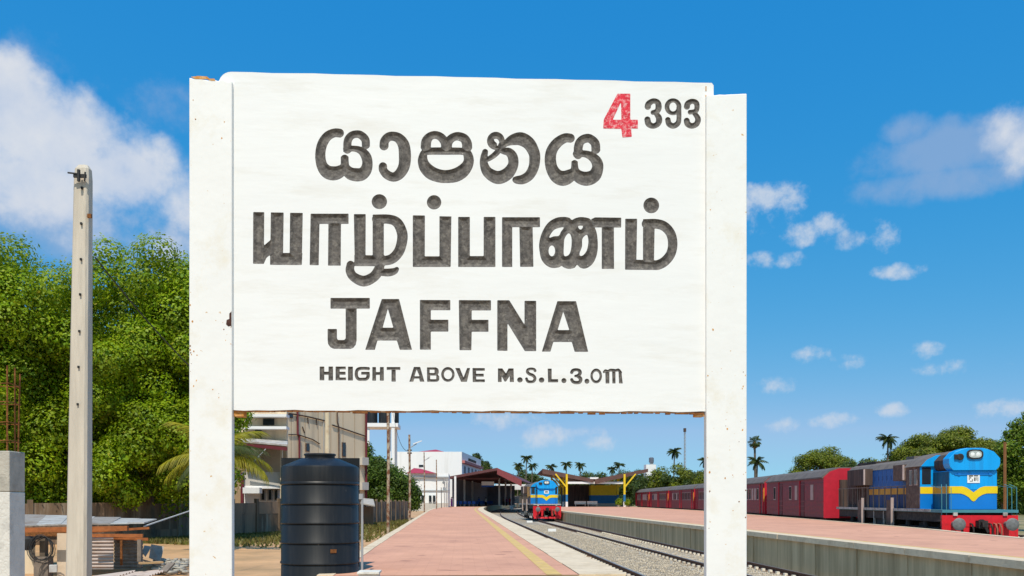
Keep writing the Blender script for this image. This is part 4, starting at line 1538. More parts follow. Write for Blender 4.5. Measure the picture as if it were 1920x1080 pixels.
# black water tank at the end of the platform
tk = gp(600, 14.0, 0)
tank = thing('water_tank', 'big ribbed black plastic water tank standing at the platform end', 'water tank', (tk.x, tk.y, 0))
R = .592
zt = EYE + (HOR - 875) / FOC * 14.0
prof = [(R - .01, .02)]
ribs = [907, 943.5, 979, 1015, 1053, 1090, 1126]
zr = sorted(EYE + (HOR - y) / FOC * 14.0 for y in ribs)
for z in zr:
    prof += [(R - .006, z - .045), (R - .015, z - .026), (R + .008, z - .010), (R + .008, z + .008), (R - .006, z + .026)]
prof += [(R - .002, zt - .03), (R - .01, zt - .005), (R - .035, zt + .01)]
prof += [(R * .50, zt + .118), (R * .44, zt + .128), (R * .40, zt + .13)]
mb = MB()
mb.lathe(prof, (0, 0, 0), 48)
mb.build('body', m_black_tank, tank, smooth=True)
mb = MB()
mb.lathe([(.225, zt + .11), (.228, zt + .168), (.243, zt + .17), (.243, zt + .192), (.235, zt + .198), (.05, zt + .208), (.02, zt + .208)], (0, 0, 0), 36)
mb.build('lid', m_black_tank, tank, smooth=True)
mb = MB()
mb.lathe([(.78, -.05), (.78, .02), (.76, .02)], (0, 0, 0), 30)
mb.build('base', m_conc_grey, tank)
mb = MB()
for k in range(4):
    a0, a1 = -1.16 + k * .04, -1.16 + (k + 1) * .04
    z0, z1 = EYE + (HOR - 1037) / FOC * 13.5, EYE + (HOR - 1030) / FOC * 13.5
    rr_ = R + .003
    mb.quad((rr_ * math.cos(a0), rr_ * math.sin(a0), z0), (rr_ * math.cos(a1), rr_ * math.sin(a1), z0), (rr_ * math.cos(a1), rr_ * math.sin(a1), z1), (rr_ * math.cos(a0), rr_ * math.sin(a0), z1))
mb.build('faded_label', m_rust, tank)
# boxed panel right behind it
a, b = at(527.5, 858.5, 14.95), at(673, 1100, 14.95)
mb = MB()
mb.box(a.x, b.x, a.y, a.y + .05, 0, a.z)
o = mb.build('screen_panel', m_black_tank)
tag(o, 'flat dark panel standing upright right behind the black water tank', 'panel')
a, b = at(679, 926, 13.8), at(680, 1100, 13.8)
mb = MB()
mb.tube([(a.x, a.y, 0), (a.x, a.y, a.z)], .018, 8)
pipe = tag(mb.build('standpipe', m_grey, smooth=True), 'thin grey standpipe beside the black water tank', 'pipe')
mb = MB()
mb.bar((a.x - .02, a.y, a.z - .08), (a.x - .02, a.y + .0, a.z + .0), .05, .05)
t_ = mb.build('tap', m_grey)
t_.parent = pipe
a = gp(694, 13.0, 0)
mb = MB()
mb.obox((a.x, a.y - .1, 0), .27, .35, .66, 0)
mb.obox((a.x, a.y - .1, .66), .31, .39, .035, 0)
tag(mb.build('block_pillar', m_conc_new, bevel=.006), 'stubby pale concrete block standing between tank and platform end', 'concrete block')

# ------------------------------------------------------------------ boundary wall of precast panels
WP = [Vector((-26, 27, 0)), Vector((-13.9, 37.2, 0)), Vector((-9.2, 46.0, 0)), Vector((-4.6, 76, 0))]
wall = thing('boundary_wall', 'dark weathered precast concrete boundary wall behind the yard', 'wall', WP[0])
rr = random.Random(4)
for a, b in zip(WP[:-1], WP[1:]):
    L = (b - a).length
    n = round(L / 1.55)
    u = (b - a) / n
    nrm = Vector((u.y, -u.x, 0)).normalized()
    ang = math.atan2(u.y, u.x)
    for i in range(n):
        p = a + u * i
        mb = MB()
        mb.obox((p.x, p.y, -.2), .17, .17, 1.95 + rr.uniform(-.05, .05), ang)
        mb.build('wall_post', m_blackwall, wall, world=True)
        for k in range(3):
            z0 = -.1 + k * .57
            c = p + u * .5
            mb = MB()
            mb.obox((c.x + nrm.x * rr.uniform(-.015, .015), c.y + nrm.y * rr.uniform(-.01, .01), z0 + .001), u.length - .16, .06, .569 + (rr.uniform(-.05, .03) if k == 2 else 0), ang + rr.uniform(-.008, .008))
            mb.build('wall_panel', m_wallpanel if rr.random() < .55 else m_blackwall, wall, world=True)

# rough growth and litter along the wall foot
g = np.random.default_rng(21)
N = 26000
seg = g.random(N)
pts = np.zeros((N, 3))
A_, B_, C_, D_ = [np.array(p) for p in WP]
m1 = seg < .55
t = g.random(N)[:, None]
pts[m1] = (B_ + (C_ - B_) * t)[m1]
pts[~m1] = (C_ + (D_ - C_) * t)[~m1]
off = np.abs(g.normal(size=N)) * np.where(g.random(N) < .5, 1.2, 3.2) + .15
pts[:, 0] += off * .85
pts[:, 1] -= off * .55
hgt = .06 + .16 * g.random(N) ** 2
a_ = g.random(N) * 6.28
w_ = .03 + .05 * g.random(N)
dx, dy = np.cos(a_) * w_, np.sin(a_) * w_
lean = g.normal(size=(N, 2)) * .06
v = np.stack([np.stack([pts[:, 0] - dx, pts[:, 1] - dy, 0 * dx], 1), np.stack([pts[:, 0] + dx, pts[:, 1] + dy, 0 * dx], 1),
              np.stack([pts[:, 0] + lean[:, 0], pts[:, 1] + lean[:, 1], hgt], 1)], 1)
tag(add_mesh_obj('dry_grass', numpy_mesh('dry_grass', v.reshape(-1, 3), np.arange(3 * N).reshape(N, 3), lf_grass)), kind='stuff')

# ------------------------------------------------------------------ big trees on the left
tb = gp(-30, 36, 0)
tree('broadleaf_tree', 'tall bright green leafy tree at the left edge, behind the rebar', 'tree', tb,
     blob_crown(4.2, 3.6, 6.2, 6.2, 150, .95, 11, -.85) + [(0, -1, 10.8, 1.2, 1.1, 1), (-1.6, -1, 10.6, 1.2, 1.1, 1), (1.2, -1.4, 9.9, 1.2, 1.1, 1), (2.6, -1.4, 9.2, 1.1, 1, .9), (1.7, -1.5, 11.0, 1.0, 1.0, .8), (-.2, -1, 12.0, 1.1, 1, .8), (3.2, -1.5, 9.8, .8, .8, .7)], 165000, .066, lf_left, 'big trees behind the yard', .3, 2.5, 3, flat=.32, up=.38, shell=.8)
tb = gp(275, 38, 0)
tree('broadleaf_tree', 'wide bright green leafy tree between the leaning pole and the sign', 'tree', tb,
     blob_crown(3.9, 3.4, 6.0, 6.0, 150, .92, 5, -.9) + [(-1.4, -1, 10.5, 1.15, 1, 1), (.6, -1, 10.6, 1.15, 1, 1), (-2.6, -1, 9.4, 1.1, 1, 1), (2.2, -1, 10.2, 1.1, 1, 1), (-.4, -1.2, 9.6, 1.2, 1, 1), (1.6, -1.2, 9.3, 1.2, 1, 1), (3.2, -1, 9.2, 1, 1, 1), (-1.2, -1.2, 11.6, .9, .9, .7), (.8, -1.4, 11.7, .9, .9, .7)], 165000, .066, lf_left, 'big trees behind the yard', .3, 2.5, 7, flat=.32, up=.38, shell=.8)
tb = gp(140, 41, 0)
tree('broadleaf_tree', 'darker leafy tree filling the gap behind the leaning pole', 'tree', tb,
     blob_crown(3.4, 2.6, 5.4, 5.6, 80, .9, 15, -.9), 60000, .08, lf_left, 'big trees behind the yard', .25, 2.5, 17, flat=.32, up=.38, shell=.8)
tb = gp(388, 37, 0)
tree('broadleaf_tree', 'leafy tree mostly hidden by the left post of the sign', 'tree', tb,
     blob_crown(1.0, 2, 3.6, 4.6, 34, .7, 25, -.9), 22000, .075, lf_left, 'big trees behind the yard', .2, 2.5, 27, flat=.32, up=.38, shell=.8)
tb = gp(205, 44, 0)
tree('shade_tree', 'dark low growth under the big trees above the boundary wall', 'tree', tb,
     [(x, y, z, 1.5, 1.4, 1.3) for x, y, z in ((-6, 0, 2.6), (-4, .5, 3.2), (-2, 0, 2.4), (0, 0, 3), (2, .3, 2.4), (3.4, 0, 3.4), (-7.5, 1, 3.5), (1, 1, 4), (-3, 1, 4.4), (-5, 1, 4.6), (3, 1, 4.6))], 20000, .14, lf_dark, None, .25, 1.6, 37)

# coconut palm standing behind the left post


def frond_mesh(length, droop, nl, lw, ll, material, seed=0, hang=.5):
    rr = random.Random(seed)
    mb = MB()
    n = 14
    sp = []
    for i in range(n + 1):
        t = i / n
        sp.append(Vector((0, length * (t - .12 * t * t * droop), length * (.32 * t - .62 * droop * t * t))))
    mb.tube(sp, [.035 * (1 - .85 * i / n) for i in range(n + 1)], 4)
    for i in range(nl):
        t = .14 + .86 * i / (nl - 1)
        k = min(n - 1, int(t * n))
        f = t * n - k
        p = sp[k].lerp(sp[k + 1], f)
        d = (sp[k + 1] - sp[k]).normalized()
        L = ll * math.sin(math.pi * min(1, .22 + .78 * (1 - t) * 1.0 + .1)) * rr.uniform(.85, 1.12) + .08 * length * (1 - t)
        L = ll * (0.35 + .65 * math.sin(math.pi * (.25 + .6 * t))) * rr.uniform(.85, 1.1)
        for s in (-1, 1):
            dirv = (Vector((s, 0, 0)) * .8 + d * .75 + Vector((0, 0, -hang * rr.uniform(.5, 1.4)))).normalized()
            mid = p + dirv * L * .55
            tip = p + dirv * L + Vector((0, 0, -hang * L * .5))
            w = d * lw
            mb.add([p - w, p + w, mid + w * .8, mid - w * .8, tip], [(0, 1, 2, 3), (3, 2, 4)])
    return mb.mesh('frond', material)


def palm(name, label, base, height, meshes, nf, trunk_r=.16, group=None, lean=(0, 0), seed=0, cat='palm tree', low=-.7):
    rr = random.Random(seed)
    t = thing(name, label, cat, base, 0, group)
    mb = MB()
    top = Vector((lean[0], lean[1], height))
    mb.tube([(0, 0, -.6), top * .35 + Vector((lean[0] * -.1, 0, 0)), top * .7, top], [trunk_r * 1.35, trunk_r, trunk_r * .85, trunk_r * .8], 8)
    mb.build('trunk', m_bark, t, smooth=True)
    for i in range(nf):
        o = add_mesh_obj('frond', meshes[i % len(meshes)], t, top)
        tilt = rr.uniform(low, .95) if i % 3 else rr.uniform(.2, 1.1)
        o.rotation_euler = (tilt, rr.uniform(-.25, .25), i * 2.399 + rr.uniform(-.2, .2))
    return t


fm_near = [frond_mesh(1.9, .9, 46, .016, .50, lf_ypalm, 1, .8), frond_mesh(1.7, 1.1, 44, .016, .45, lf_palm, 2, .8), frond_mesh(1.8, 1.0, 46, .016, .5, lf_ypalm, 3, .9)]
pb = gp(405, 30, 0)
pt = palm('coconut_palm', 'coconut palm with yellowing drooping fronds behind the left sign post', pb, 3.2, fm_near, 9, .13, seed=4, low=-.5)
for (rx, ry_, rz_, k) in ((-.10, .1, -1.35, 0), (-.02, 0, -1.75, 0), (.15, .1, -1.15, 0), (.55, 0, -1.5, 1), (-.1, 0, 1.5, 0), (.1, 0, 1.85, 0)):
    o = add_mesh_obj('frond', fm_near[k], pt, (0, 0, 3.1))
    o.rotation_euler = (rx, ry_, rz_)

# ------------------------------------------------------------------ houses behind the wall, left of the tank
# balcony house, front towards the camera
h0 = gp(488, 49, 0)
house = thing('balcony_house', 'two storey house with a maroon eave over a tan balcony, behind the boundary wall', 'house', h0)


def hbox(name, px0, px1, py0, py1, d, mt, th=.15, parent=None, bottom=None):
    a, b = at(px0, py0, d), at(px1, py1, d)
    mb = MB()
    mb.box(a.x, b.x, a.y, a.y + th, bottom if bottom is not None else b.z, a.z)
    return mb.build(name, mt, parent, world=True)


hbox('back_wall', 400, 536, 700, 940, 50.2, m_tan, .3, house, 0)
hbox('upper_wall', 400, 536, 700, 832, 49.9, m_creamwall, .4, house)
hbox('parapet', 453, 527, 885, 911, 48.8, m_lightwall, .2, house)
hbox('balcony_floor', 450, 530, 911, 916, 48.7, m_white, 2.2, house)
hbox('ground_floor_wall', 453, 530, 916, 960, 49.6, m_white, .3, house, 0)
hbox('corner_post', 451, 456, 886, 940, 48.5, m_maroonpaint, .2, house, 0)
hbox('corner_post', 525.5, 529, 838, 940, 48.7, m_pvc, .2, house, 0)
hbox('white_awning', 455, 486, 914, 925, 48.1, m_white, .7, house)
hbox('ledge', 453, 536, 799, 804, 49.2, m_white, .9, house)
hbox('ledge', 453, 536, 776, 781, 49.2, m_white, .9, house)
mb = MB()
a, b = at(450, 829, 47.6), at(539, 836.5, 47.6)
c, d = at(539, 829, 50.2), at(450, 822, 50.2)
mb.slab([a, b, c, d], (0, 0, .09))
mb.build('roof', m_zinc, house, world=True)
mb = MB()
mb.slab([at(452, 831, 47.5), at(538.5, 838.5, 47.5), at(538.5, 845, 47.5), at(452, 836, 47.5)], (0, .06, 0))
mb.build('fascia', m_maroonpaint, house, world=True)
for (x0, x1, y0, y1) in ((489, 497, 918, 938), (502, 510, 918, 938), (514, 521, 918, 938)):
    w = hbox('window', x0 - 1, x1 + 1, y0 - 1, y1 + 1, 49.5, m_grey, .06, house)
    XF[w.name] = Matrix.Identity(4)
    a, b = at(x0 + 1.5, y0 + 1, 49.45), at(x1 - 1.5, y1 - 1, 49.45)
    mb = MB()
    hi = XF[house.name].inverted()
    p, q = hi @ a, hi @ b
    mb.box(p.x, q.x, p.y, p.y + .04, q.z, p.z)
    mb.build('pane', m_glass, w)
for (x0, x1, y0, y1) in ((493, 514, 785, 797), (478, 490, 806, 826)):
    hbox('dark_window', x0, x1, y0, y1, 49.85, m_glass, .05, house)

# house glimpsed in the shade under the trees
sh = gp(330, 50, 0)
shh = thing('shaded_house', 'low house glimpsed in the shade under the trees, left of the sign', 'house', sh)
hbox('wall', 262, 350, 890, 950, 50.5, m_wallpanel, .3, shh, 0)
hbox('wall', 310, 330, 897, 945, 50.3, m_creamwall, .1, shh)
w = hbox('window', 338, 353, 920, 946, 50.2, m_pvc, .08, shh)
hbox('pane', 342, 353, 923, 941, 50.15, m_glass, .04, shh)
hbox('wall', 60, 120, 930, 960, 49.5, m_creamwall, .2, shh, 0)

# long stained apartment block running away along the tracks
C0, C1 = gp(686, 72, 0), gp(519, 62.5, 0)
u = (C0 - C1)
Lb = u.length
ang = math.atan2(u.y, u.x)
blk = thing('apartment_block', 'long stained cream block with dark pipes on its side wall', 'building', C1, ang)
Hb = 10.5
mb = MB()
mb.box(0, Lb, 0, 8, -.2, Hb)
mb.build('wall', m_creamwall, blk)
mb = MB()
mb.box(-.15, Lb + .15, -.18, 8.15, Hb, Hb + .35)
mb.build('roof_slab', m_conc_grey, blk)


def on_block(px, py):
    """block-local x, z of a pixel on its long wall"""
    inv = XF[blk.name].inverted()
    o_, d_ = inv @ Vector((0, 0, EYE)), inv.to_3x3() @ (at(px, py, 1) - Vector((0, 0, EYE)))
    t = (0 - o_.y) / d_.y
    p = o_ + d_ * t
    return p.x, p.z


def pipe_on(pts, r, mt, name='pipe'):
    mb = MB()
    q = [on_block(px, py) for px, py in pts]
    mb.tube([(x, -r - .02, z) for x, z in q], r, 6)
    return mb.build(name, mt, blk)


pipe_on([(555, 700), (556.5, 815), (559.5, 818), (559.5, 900)], .075, m_maroonpaint)
pipe_on([(540, 775), (575, 781), (610, 789.5)], .05, m_soot)
pipe_on([(622, 797), (640, 803), (684, 818)], .05, m_soot)
pipe_on([(540, 815), (558, 815), (585, 824), (598, 832)], .04, m_soot)
pipe_on([(631, 772), (631, 790), (634, 800), (634, 900)], .05, m_brown)
pipe_on([(566, 800), (570, 812)], .04, m_soot)
pipe_on([(684.5, 700), (684.5, 935)], .09, m_maroonpaint)
pipe_on([(605, 700), (605, 900)], .03, m_lightwall)
pipe_on([(576, 783), (577, 795)], .04, m_soot)
pipe_on([(592, 786), (593, 797)], .04, m_soot)
for (px, py, w, h_) in ((544, 779, .5, .35), (644, 843, .45, 1.1), (576, 839, .4, .6)):
    x, z = on_block(px, py)
    mb = MB()
    mb.box(x - w / 2, x + w / 2, -.06, .02, z - h_ / 2, z + h_ / 2)
    f = mb.build('window', m_brown, blk)
    mb = MB()
    mb.box(x - w / 2 + .06, x + w / 2 - .06, -.08, -.055, z - h_ / 2 + .06, z + h_ / 2 - .06)
    mb.build('pane', m_glass, f)
for (py0, py1) in ((858, 872), (905, 918)):
    for px in (676, 681):
        x, z = on_block(px, (py0 + py1) / 2)
        mb = MB()
        mb.box(x - .25, x + .25, -.35, -.01, z - .3, z + .3)
        mb.build('meter_box', m_lightwall, blk)
# vertical joints on the wall
for i in range(1, 7):
    mb = MB()
    x = Lb * i / 7
    mb.box(x - .025, x + .025, -.012, .03, 0, Hb - .1)
    mb.build('joint_strip', m_tan, blk)

# cream pole behind the tank
a = gp(614, 17, 0)
mb = MB()
mb.tube([(a.x, a.y, -.3), (a.x, a.y, 4.6)], [.05, .045], 10)
lp = tag(mb.build('cream_pole', m_pvc, smooth=True), 'cream painted steel pole rising behind the black water tank', 'pole')

# low zinc lean-to right of the tank
a = gp(690, 60, 0)
ln = thing('lean_to_roof', 'small bluish zinc roof against the end of the cream block', 'lean-to', a)
mb = MB()
mb.slab([at(676, 945, 58), at(703, 950, 58), at(700, 938, 62), at(678, 936, 62)], (0, 0, .08))
mb.build('roof', m_bluegrey, ln, world=True)
hbox('wall', 678, 700, 950, 990, 60, m_wallpanel, .2, ln, 0)

# elevated black tanks on a white frame
tw = gp(716, 96, 0)
tower = thing('tank_tower', 'white concrete frame tower carrying black water tanks, left of the rusty posts', 'water tower', tw)
pm = 96 / FOC
for (px, dy) in ((690, 0), (737, 0), (690, 3), (742, 3), (730, 1.5)):
    p = gp(px, 96 + dy, 0)
    mb = MB()
    mb.obox((p.x, p.y, -.2), .33, .33, 12.4 if px == 737 else 9.6, YAW)
    mb.build('column', m_white, tower, world=True)
mb = MB()
a, b = at(684, 793, 95.6), at(746, 800, 95.6)
mb.box(a.x, b.x, a.y, a.y + 4, b.z, a.z)
mb.build('deck', m_white, tower, world=True)
for (px, r) in ((697, .62), (721, .62), (741, .4)):
    p = at(px, 793, 97.5)
    mb = MB()
    mb.lathe([(r, 0), (r, 1.9), (r * .5, 2.3), (r * .45, 2.4)], p, 18)
    mb.build('tank', m_black_tank, tower, world=True, smooth=True)

# trees right of the cream block
tree('bushy_tree', 'dark rounded tree between the cream block and the rusty posts', 'tree', gp(722, 84, 0),
     [(-2.2, 0, 5.2, 1.3, 1.3, 1.4), (-1.4, 0, 4.0, 1.5, 1.5, 1.4), (-.2, -.3, 4.2, 1.4, 1.5, 1.2), (.9, 0, 3.6, 1.3, 1.4, 1.2), (1.9, 0, 2.9, 1.2, 1.2, 1.1), (-2.1, 0, 2.6, 1.4, 1.4, 1.4), (0, -.5, 2.3, 1.5, 1.4, 1.3), (1.6, -.2, 1.8, 1.2, 1.2, 1),
      (-1.9, 0, 6.3, .8, .8, .8), (-.7, 0, 5.0, .9, 1, .8), (2.6, 0, 2.3, .8, .9, .8), (2.7, 0, 1.5, .7, .8, .8)], 34000, .10, lf_mid2, None, .2, 1.4, 51, shell=.4)

# rusty posts standing along the platform's left edge
posts = [(727.5, 22.5 * 1.9, 700, 993, .075, 'nearest rusty pale post along the left edge of the platform', False),
         (768, 64, 815, 976, .085, 'second rusty post along the platform edge, with a small lamp arm', True),
         (795.5, 88, 848, 964, .06, 'third slim post along the platform edge, with a small lamp arm', True),
         (818.5, 112, 862, 955, .07, 'fourth slim pale post along the platform edge', False),
         (827.5, 128, 914, 952, .05, 'short dark post near the white building wall', False)]
for (px, d, pyt, pyb, r, lab, lamp) in posts:
    b = gp(px, d, 0)
    zt = at(px, pyt, d).z
    t = thing('lamp_post' if lamp else 'platform_post', lab, 'post', b, 0, 'posts along the platform edge')
    mb = MB()
    mb.tube([(0, 0, -.3), (0.02, 0, zt * .5), (-.02, 0, zt)], [r, r * .95, r * .85], 8)
    mb.build('pole', m_rustpole if d < 120 else m_soot, t, smooth=True)
    if lamp:
        zl = zt - (17 if px < 780 else 10) / FOC * d
        mb = MB()
        mb.tube([(0, 0, zl - .3), (.5, 0, zl)], .03, 6)
        mb.build('arm', m_grey, t)
        mb = MB()
        mb.slab([(.25, -.08, zl - .05), (.85, -.08, zl + .18), (.85, .08, zl + .18), (.25, .08, zl - .05)], (0, 0, .06))
        mb.build('lamp_head', m_white, t)
    if px < 780 and lamp:
        mb = MB()
        mb.box(-.16, .16, -.05, .05, zt - 1.35, zt - 1.25)
        mb.box(-.16, .16, -.05, .05, zt - 1.15, zt - 1.05)
        mb.build('cross_arm', m_soot, t)
a, b = at(737, 775, 94), at(768, 846, 64)
mb = MB()
mb.tube([a + (b - a) * (k / 8) + Vector((0, 0, -1.1 * (1 - (k / 4 - 1) ** 2))) for k in range(9)], .02, 4)
tag(mb.build('service_cable', m_wire), 'thin cable hanging between the tank tower and the second post', 'cable')

# ------------------------------------------------------------------ locomotives (local axes: y runs back from the buffer beam, z from the rail)


def make_loco(loc, rz, label, deck_mat, side_mat, plate_marks, warm_side):
    t = thing('locomotive', label, 'locomotive', loc, rz, 'blue diesel locomotives')
    B = lambda: MB()
    # deck and underframe
    m = B()
    m.box(-1.42, 1.42, .0, 14.6, 1.52, 1.63)
    m.build('deck', deck_mat, t)
    m = B()
    for s in (-1, 1):
        m.box(s * 1.425 - .012, s * 1.425 + .012, 1.2, 14.6, 1.54, 1.645)
    m.build('deck_edge', m_lightgrey, t)
    m = B()
    m.box(-1.30, 1.30, .3, 14.5, 1.15, 1.518)
    m.build('underframe', m_black, t)
    # red buffer beam with lower guards
    m = B()
    m.box(-1.42, 1.42, .03, .16, .98, 1.42)
    m.slab([(-1.42, .03, .30), (-.98, .03, .30), (-.62, .03, .98), (-1.42, .03, .98)], (0, .10, 0))
    m.slab([(1.42, .03, .30), (.98, .03, .30), (.62, .03, .98), (1.42, .03, .98)], (0, .10, 0))
    m.slab([(-.60, .05, .42), (-.42, .05, .42), (-.36, .05, .98), (-.60, .05, .98)], (0, .08, 0))
    m.slab([(.60, .05, .42), (.42, .05, .42), (.36, .05, .98), (.60, .05, .98)], (0, .08, 0))
    m.build('buffer_beam', m_red, t)
    m = B()
    m.slab([(-1.38, -.02, .16), (1.38, -.02, .16), (1.30, .02, .34), (-1.30, .02, .34)], (0, .05, 0))
    m.build('rail_guard', m_red, t)
    for s in (-1, 1):
        m = B()
        m.lathe([(.11, .0), (.10, .30), (.085, .30), (.085, .44)], (0, 0, 0), 14, axis='Y')
        m.v = [(x, -y + .03, z) for x, y, z in m.v]
        m.lathe([(.10, -.44), (.24, -.46), (.245, -.49), (.20, -.52), (.05, -.53)], (0, 0, 0), 22, axis='Y')
        b = m.build('buffer', m_buffer, t, smooth=True)
        b.location = (s * .978, 0, 1.08)
    m = B()
    m.box(-.17, .17, -.28, .05, .93, 1.22)
    m.box(-.10, .10, -.46, -.26, .98, 1.20)
    m.bar((-.1, -.4, 1.2), (.12, -.42, .78), .07, .09)
    m.lathe([(.19, -.02), (.19, .04)], (0, -.12, 1.08), 14, axis='Y')
    m.build('coupler', m_black, t)
    for (x, dz) in ((-.36, .42), (.34, .36), (.52, .44), (.68, .30)):
        m = B()
        m.tube([(x, .03, 1.1), (x, -.14, 1.08), (x + .03, -.2, .9), (x + .05, -.14, 1.1 - dz - .2), (x + .09, -.04, 1.1 - dz - .1)], .035, 6)
        m.build('hose', m_black if x < .5 else m_pinkhose, t, smooth=True)
    for s in (-1, 1):
        m = B()
        m.box(s * .93 - .08, s * .93 + .08, -.02, .06, 1.40, 1.53)
        m.build('lower_lamp', m_lightgrey, t)
    # short hood and the head above it
    m = B()
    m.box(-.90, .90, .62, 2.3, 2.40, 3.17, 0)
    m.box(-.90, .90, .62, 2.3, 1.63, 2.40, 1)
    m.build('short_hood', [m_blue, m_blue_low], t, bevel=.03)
    m = B()
    prof = [(-.80, 3.17), (.80, 3.17), (.93, 3.30), (.97, 3.44), (.97, 3.64), (.74, 3.90), (.50, 4.0), (.30, 4.05), (-.30, 4.05), (-.50, 4.0), (-.74, 3.90), (-.97, 3.64), (-.97, 3.44), (-.93, 3.30)]
    m.slab([(x, .50, z) for x, z in prof], (0, .62, 0))
    m.build('headlight_housing', m_blue, t, bevel=.02)
    m = B()
    m.slab([(x * .93, 1.121, 3.171 + (z - 3.17) * .9) for x, z in prof], (0, 1.08, 0))
    m.build('hood_grille', m_soot, t)
    m = B()
    m.slab([(x, 1.123, z) for x, z in ((-.72, 3.80), (.72, 3.80), (.42, 3.985), (-.42, 3.985))], (0, 1.06, 0))
    m.build('hood_top', m_roofgrey, t)
    m = B()
    m.box(-.72, .72, .585, .62, 3.0, 3.035)
    for s in (-.55, .62):
        m.box(s - .05, s + .05, .57, .62, 2.99, 3.06)
    m.build('hood_rib', m_blue_low, t)
    # yellow chevron
    top = [(-.905, 2.55), (-.42, 2.55), (-.26, 2.50), (-.12, 2.40), (0, 2.31), (.12, 2.40), (.26, 2.50), (.42, 2.55), (.905, 2.55)]
    low = [(-.905, 2.27), (-.50, 2.27), (-.34, 2.22), (-.18, 2.12), (-.06, 1.98), (0, 1.955), (.06, 1.98), (.18, 2.12), (.34, 2.22), (.50, 2.27), (.905, 2.27)]
    m = B()
    m.slab([(x, .60, z) for x, z in low] + [(x, .60, z) for x, z in reversed(top)], (0, .012, 0))
    m.build('yellow_chevron', m_yel, t)
    m = B()
    for s in (-1, 1):
        m.box(s * .91 - .008, s * .91 + .008, .625, 2.25, 2.27, 2.55)
    m.build('yellow_band', m_yel, t)
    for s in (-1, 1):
        for (z0, z1, mt, nm) in ((2.57, 3.14, m_hoodshade, 'shaded_side_panel'), (1.66, 2.25, m_hoodshade, 'shaded_side_panel')):
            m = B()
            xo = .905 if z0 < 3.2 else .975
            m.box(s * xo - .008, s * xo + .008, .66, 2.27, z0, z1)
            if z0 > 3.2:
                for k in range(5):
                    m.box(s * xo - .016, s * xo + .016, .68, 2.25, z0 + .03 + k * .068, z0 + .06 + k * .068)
            m.build(nm, mt, t)  # thin plates that carry the painted shade of the hood's side
        m = B()
        m.box(s * .916 - .006, s * .916 + .006, .70, 2.24, 2.28, 2.54)
        m.build('shaded_grimy_band', m_yel_d, t)  # darker, grimy yellow over the band, shade of this side painted in
    # headlight, port, number plate
    m = B()
    rim = [(.31 * math.copysign(abs(math.cos(a)) ** .7, math.cos(a)), .50, 3.80 + .19 * math.copysign(abs(math.sin(a)) ** .7, math.sin(a))) for a in [k * math.pi / 10 for k in range(20)]]
    m.slab(rim, (0, -.06, 0))
    h = m.build('headlight', m_black, t)
    m = B()
    m.slab([(x * .78, .438, 3.80 + (z - 3.80) * .72) for x, y, z in rim], (0, -.012, 0))
    gl = m.build('lens', m_lensgrey, h)
    m = B()
    for s in (-.105, .105):
        m.lathe([(.085, .4255), (.07, .419), (.03, .417)], (s, 0, 3.79), 16, axis='Y')
    m.build('lamp', m_lamp, t, smooth=True)
    m = B()
    m.lathe([(.13, .52), (.13, .43), (.09, .42)], (-.56, 0, 3.70), 14, axis='Y')
    m.box(-.78, -.66, .44, .50, 3.60, 3.80)
    m.build('horn_port', m_black, t)
    m = B()
    m.box(-.235, .235, .598, .616, 2.68, 3.02)
    pl = m.build('number_plate', m_plate, t)
    m = B()
    for (x0, x1, z0, z1) in plate_marks:
        m.box(x0, x1, .592, .599, z0, z1)
    m.build('number', m_numgrey, pl)
    # cab
    m = B()
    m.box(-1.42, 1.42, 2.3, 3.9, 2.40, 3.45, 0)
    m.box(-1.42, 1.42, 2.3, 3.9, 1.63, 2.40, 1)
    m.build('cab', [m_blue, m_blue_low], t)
    for s in (-1, 1):
        m = B()
        m.box(s * 1.425 - .010, s * 1.425 + .010, 2.34, 3.9, 1.66, 3.45)
        m.build('cab_side', side_mat, t)
    m = B()
    roof = [(-1.5, 3.40), (-1.42, 3.40), (1.42, 3.40), (1.5, 3.40), (1.2, 3.70), (.8, 3.90), (.4, 3.98), (-.4, 3.98), (-.8, 3.90), (-1.2, 3.70)]
    m.slab([(x, 2.22, z) for x, z in roof], (0, 1.75, 0))
    m.build('cab_roof', m_roofgrey, t)
    m = B()
    fr = [(-1.42, 3.40), (1.42, 3.40), (1.18, 3.67), (.8, 3.86), (-.8, 3.86), (-1.18, 3.67)]
    m.slab([(x, 2.205, z) for x, z in fr], (0, .014, 0))
    m.build('cab_front_panel', m_blue, t)
    for s in (-1, 1):
        m = B()
        m.box(s * 1.17 - .18, s * 1.17 + .18, 2.285, 2.31, 2.66, 3.36)
        w = m.build('cab_window', m_black, t, bevel=.05)
        m = B()
        m.box(s * 1.17 - .15, s * 1.17 + .15, 2.275, 2.287, 2.70, 3.32)
        m.build('pane', m_glass, w)
        m = B()
        m.box(s * 1.17 - .25, s * 1.17 + .25, 2.288, 2.30, 2.27, 2.55)
        m.build('yellow_band', m_yel, t)
        for y in (2.75, 3.3):
            m = B()
            m.box(s * 1.44 - .012, s * 1.44 + .012, y - .17, y + .17, 2.62, 3.28)
            w = m.build('side_window', m_winframe, t)
            m = B()
            m.box(s * 1.45 - .012, s * 1.45 + .012, y - .13, y + .13, 2.66, 3.24)
            m.build('pane', m_glass, w)
    # long hood
    m = B()
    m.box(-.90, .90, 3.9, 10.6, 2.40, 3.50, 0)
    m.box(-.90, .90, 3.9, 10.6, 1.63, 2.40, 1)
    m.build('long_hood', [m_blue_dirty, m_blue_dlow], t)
    m = B()
    m.box(-.92, .92, 10.6, 14.3, 1.63, 3.50)
    m.build('radiator_section', m_soot, t)
    m = B()
    rf = [(-.93, 3.48), (.93, 3.48), (.72, 3.74), (.45, 3.86), (-.45, 3.86), (-.72, 3.74)]
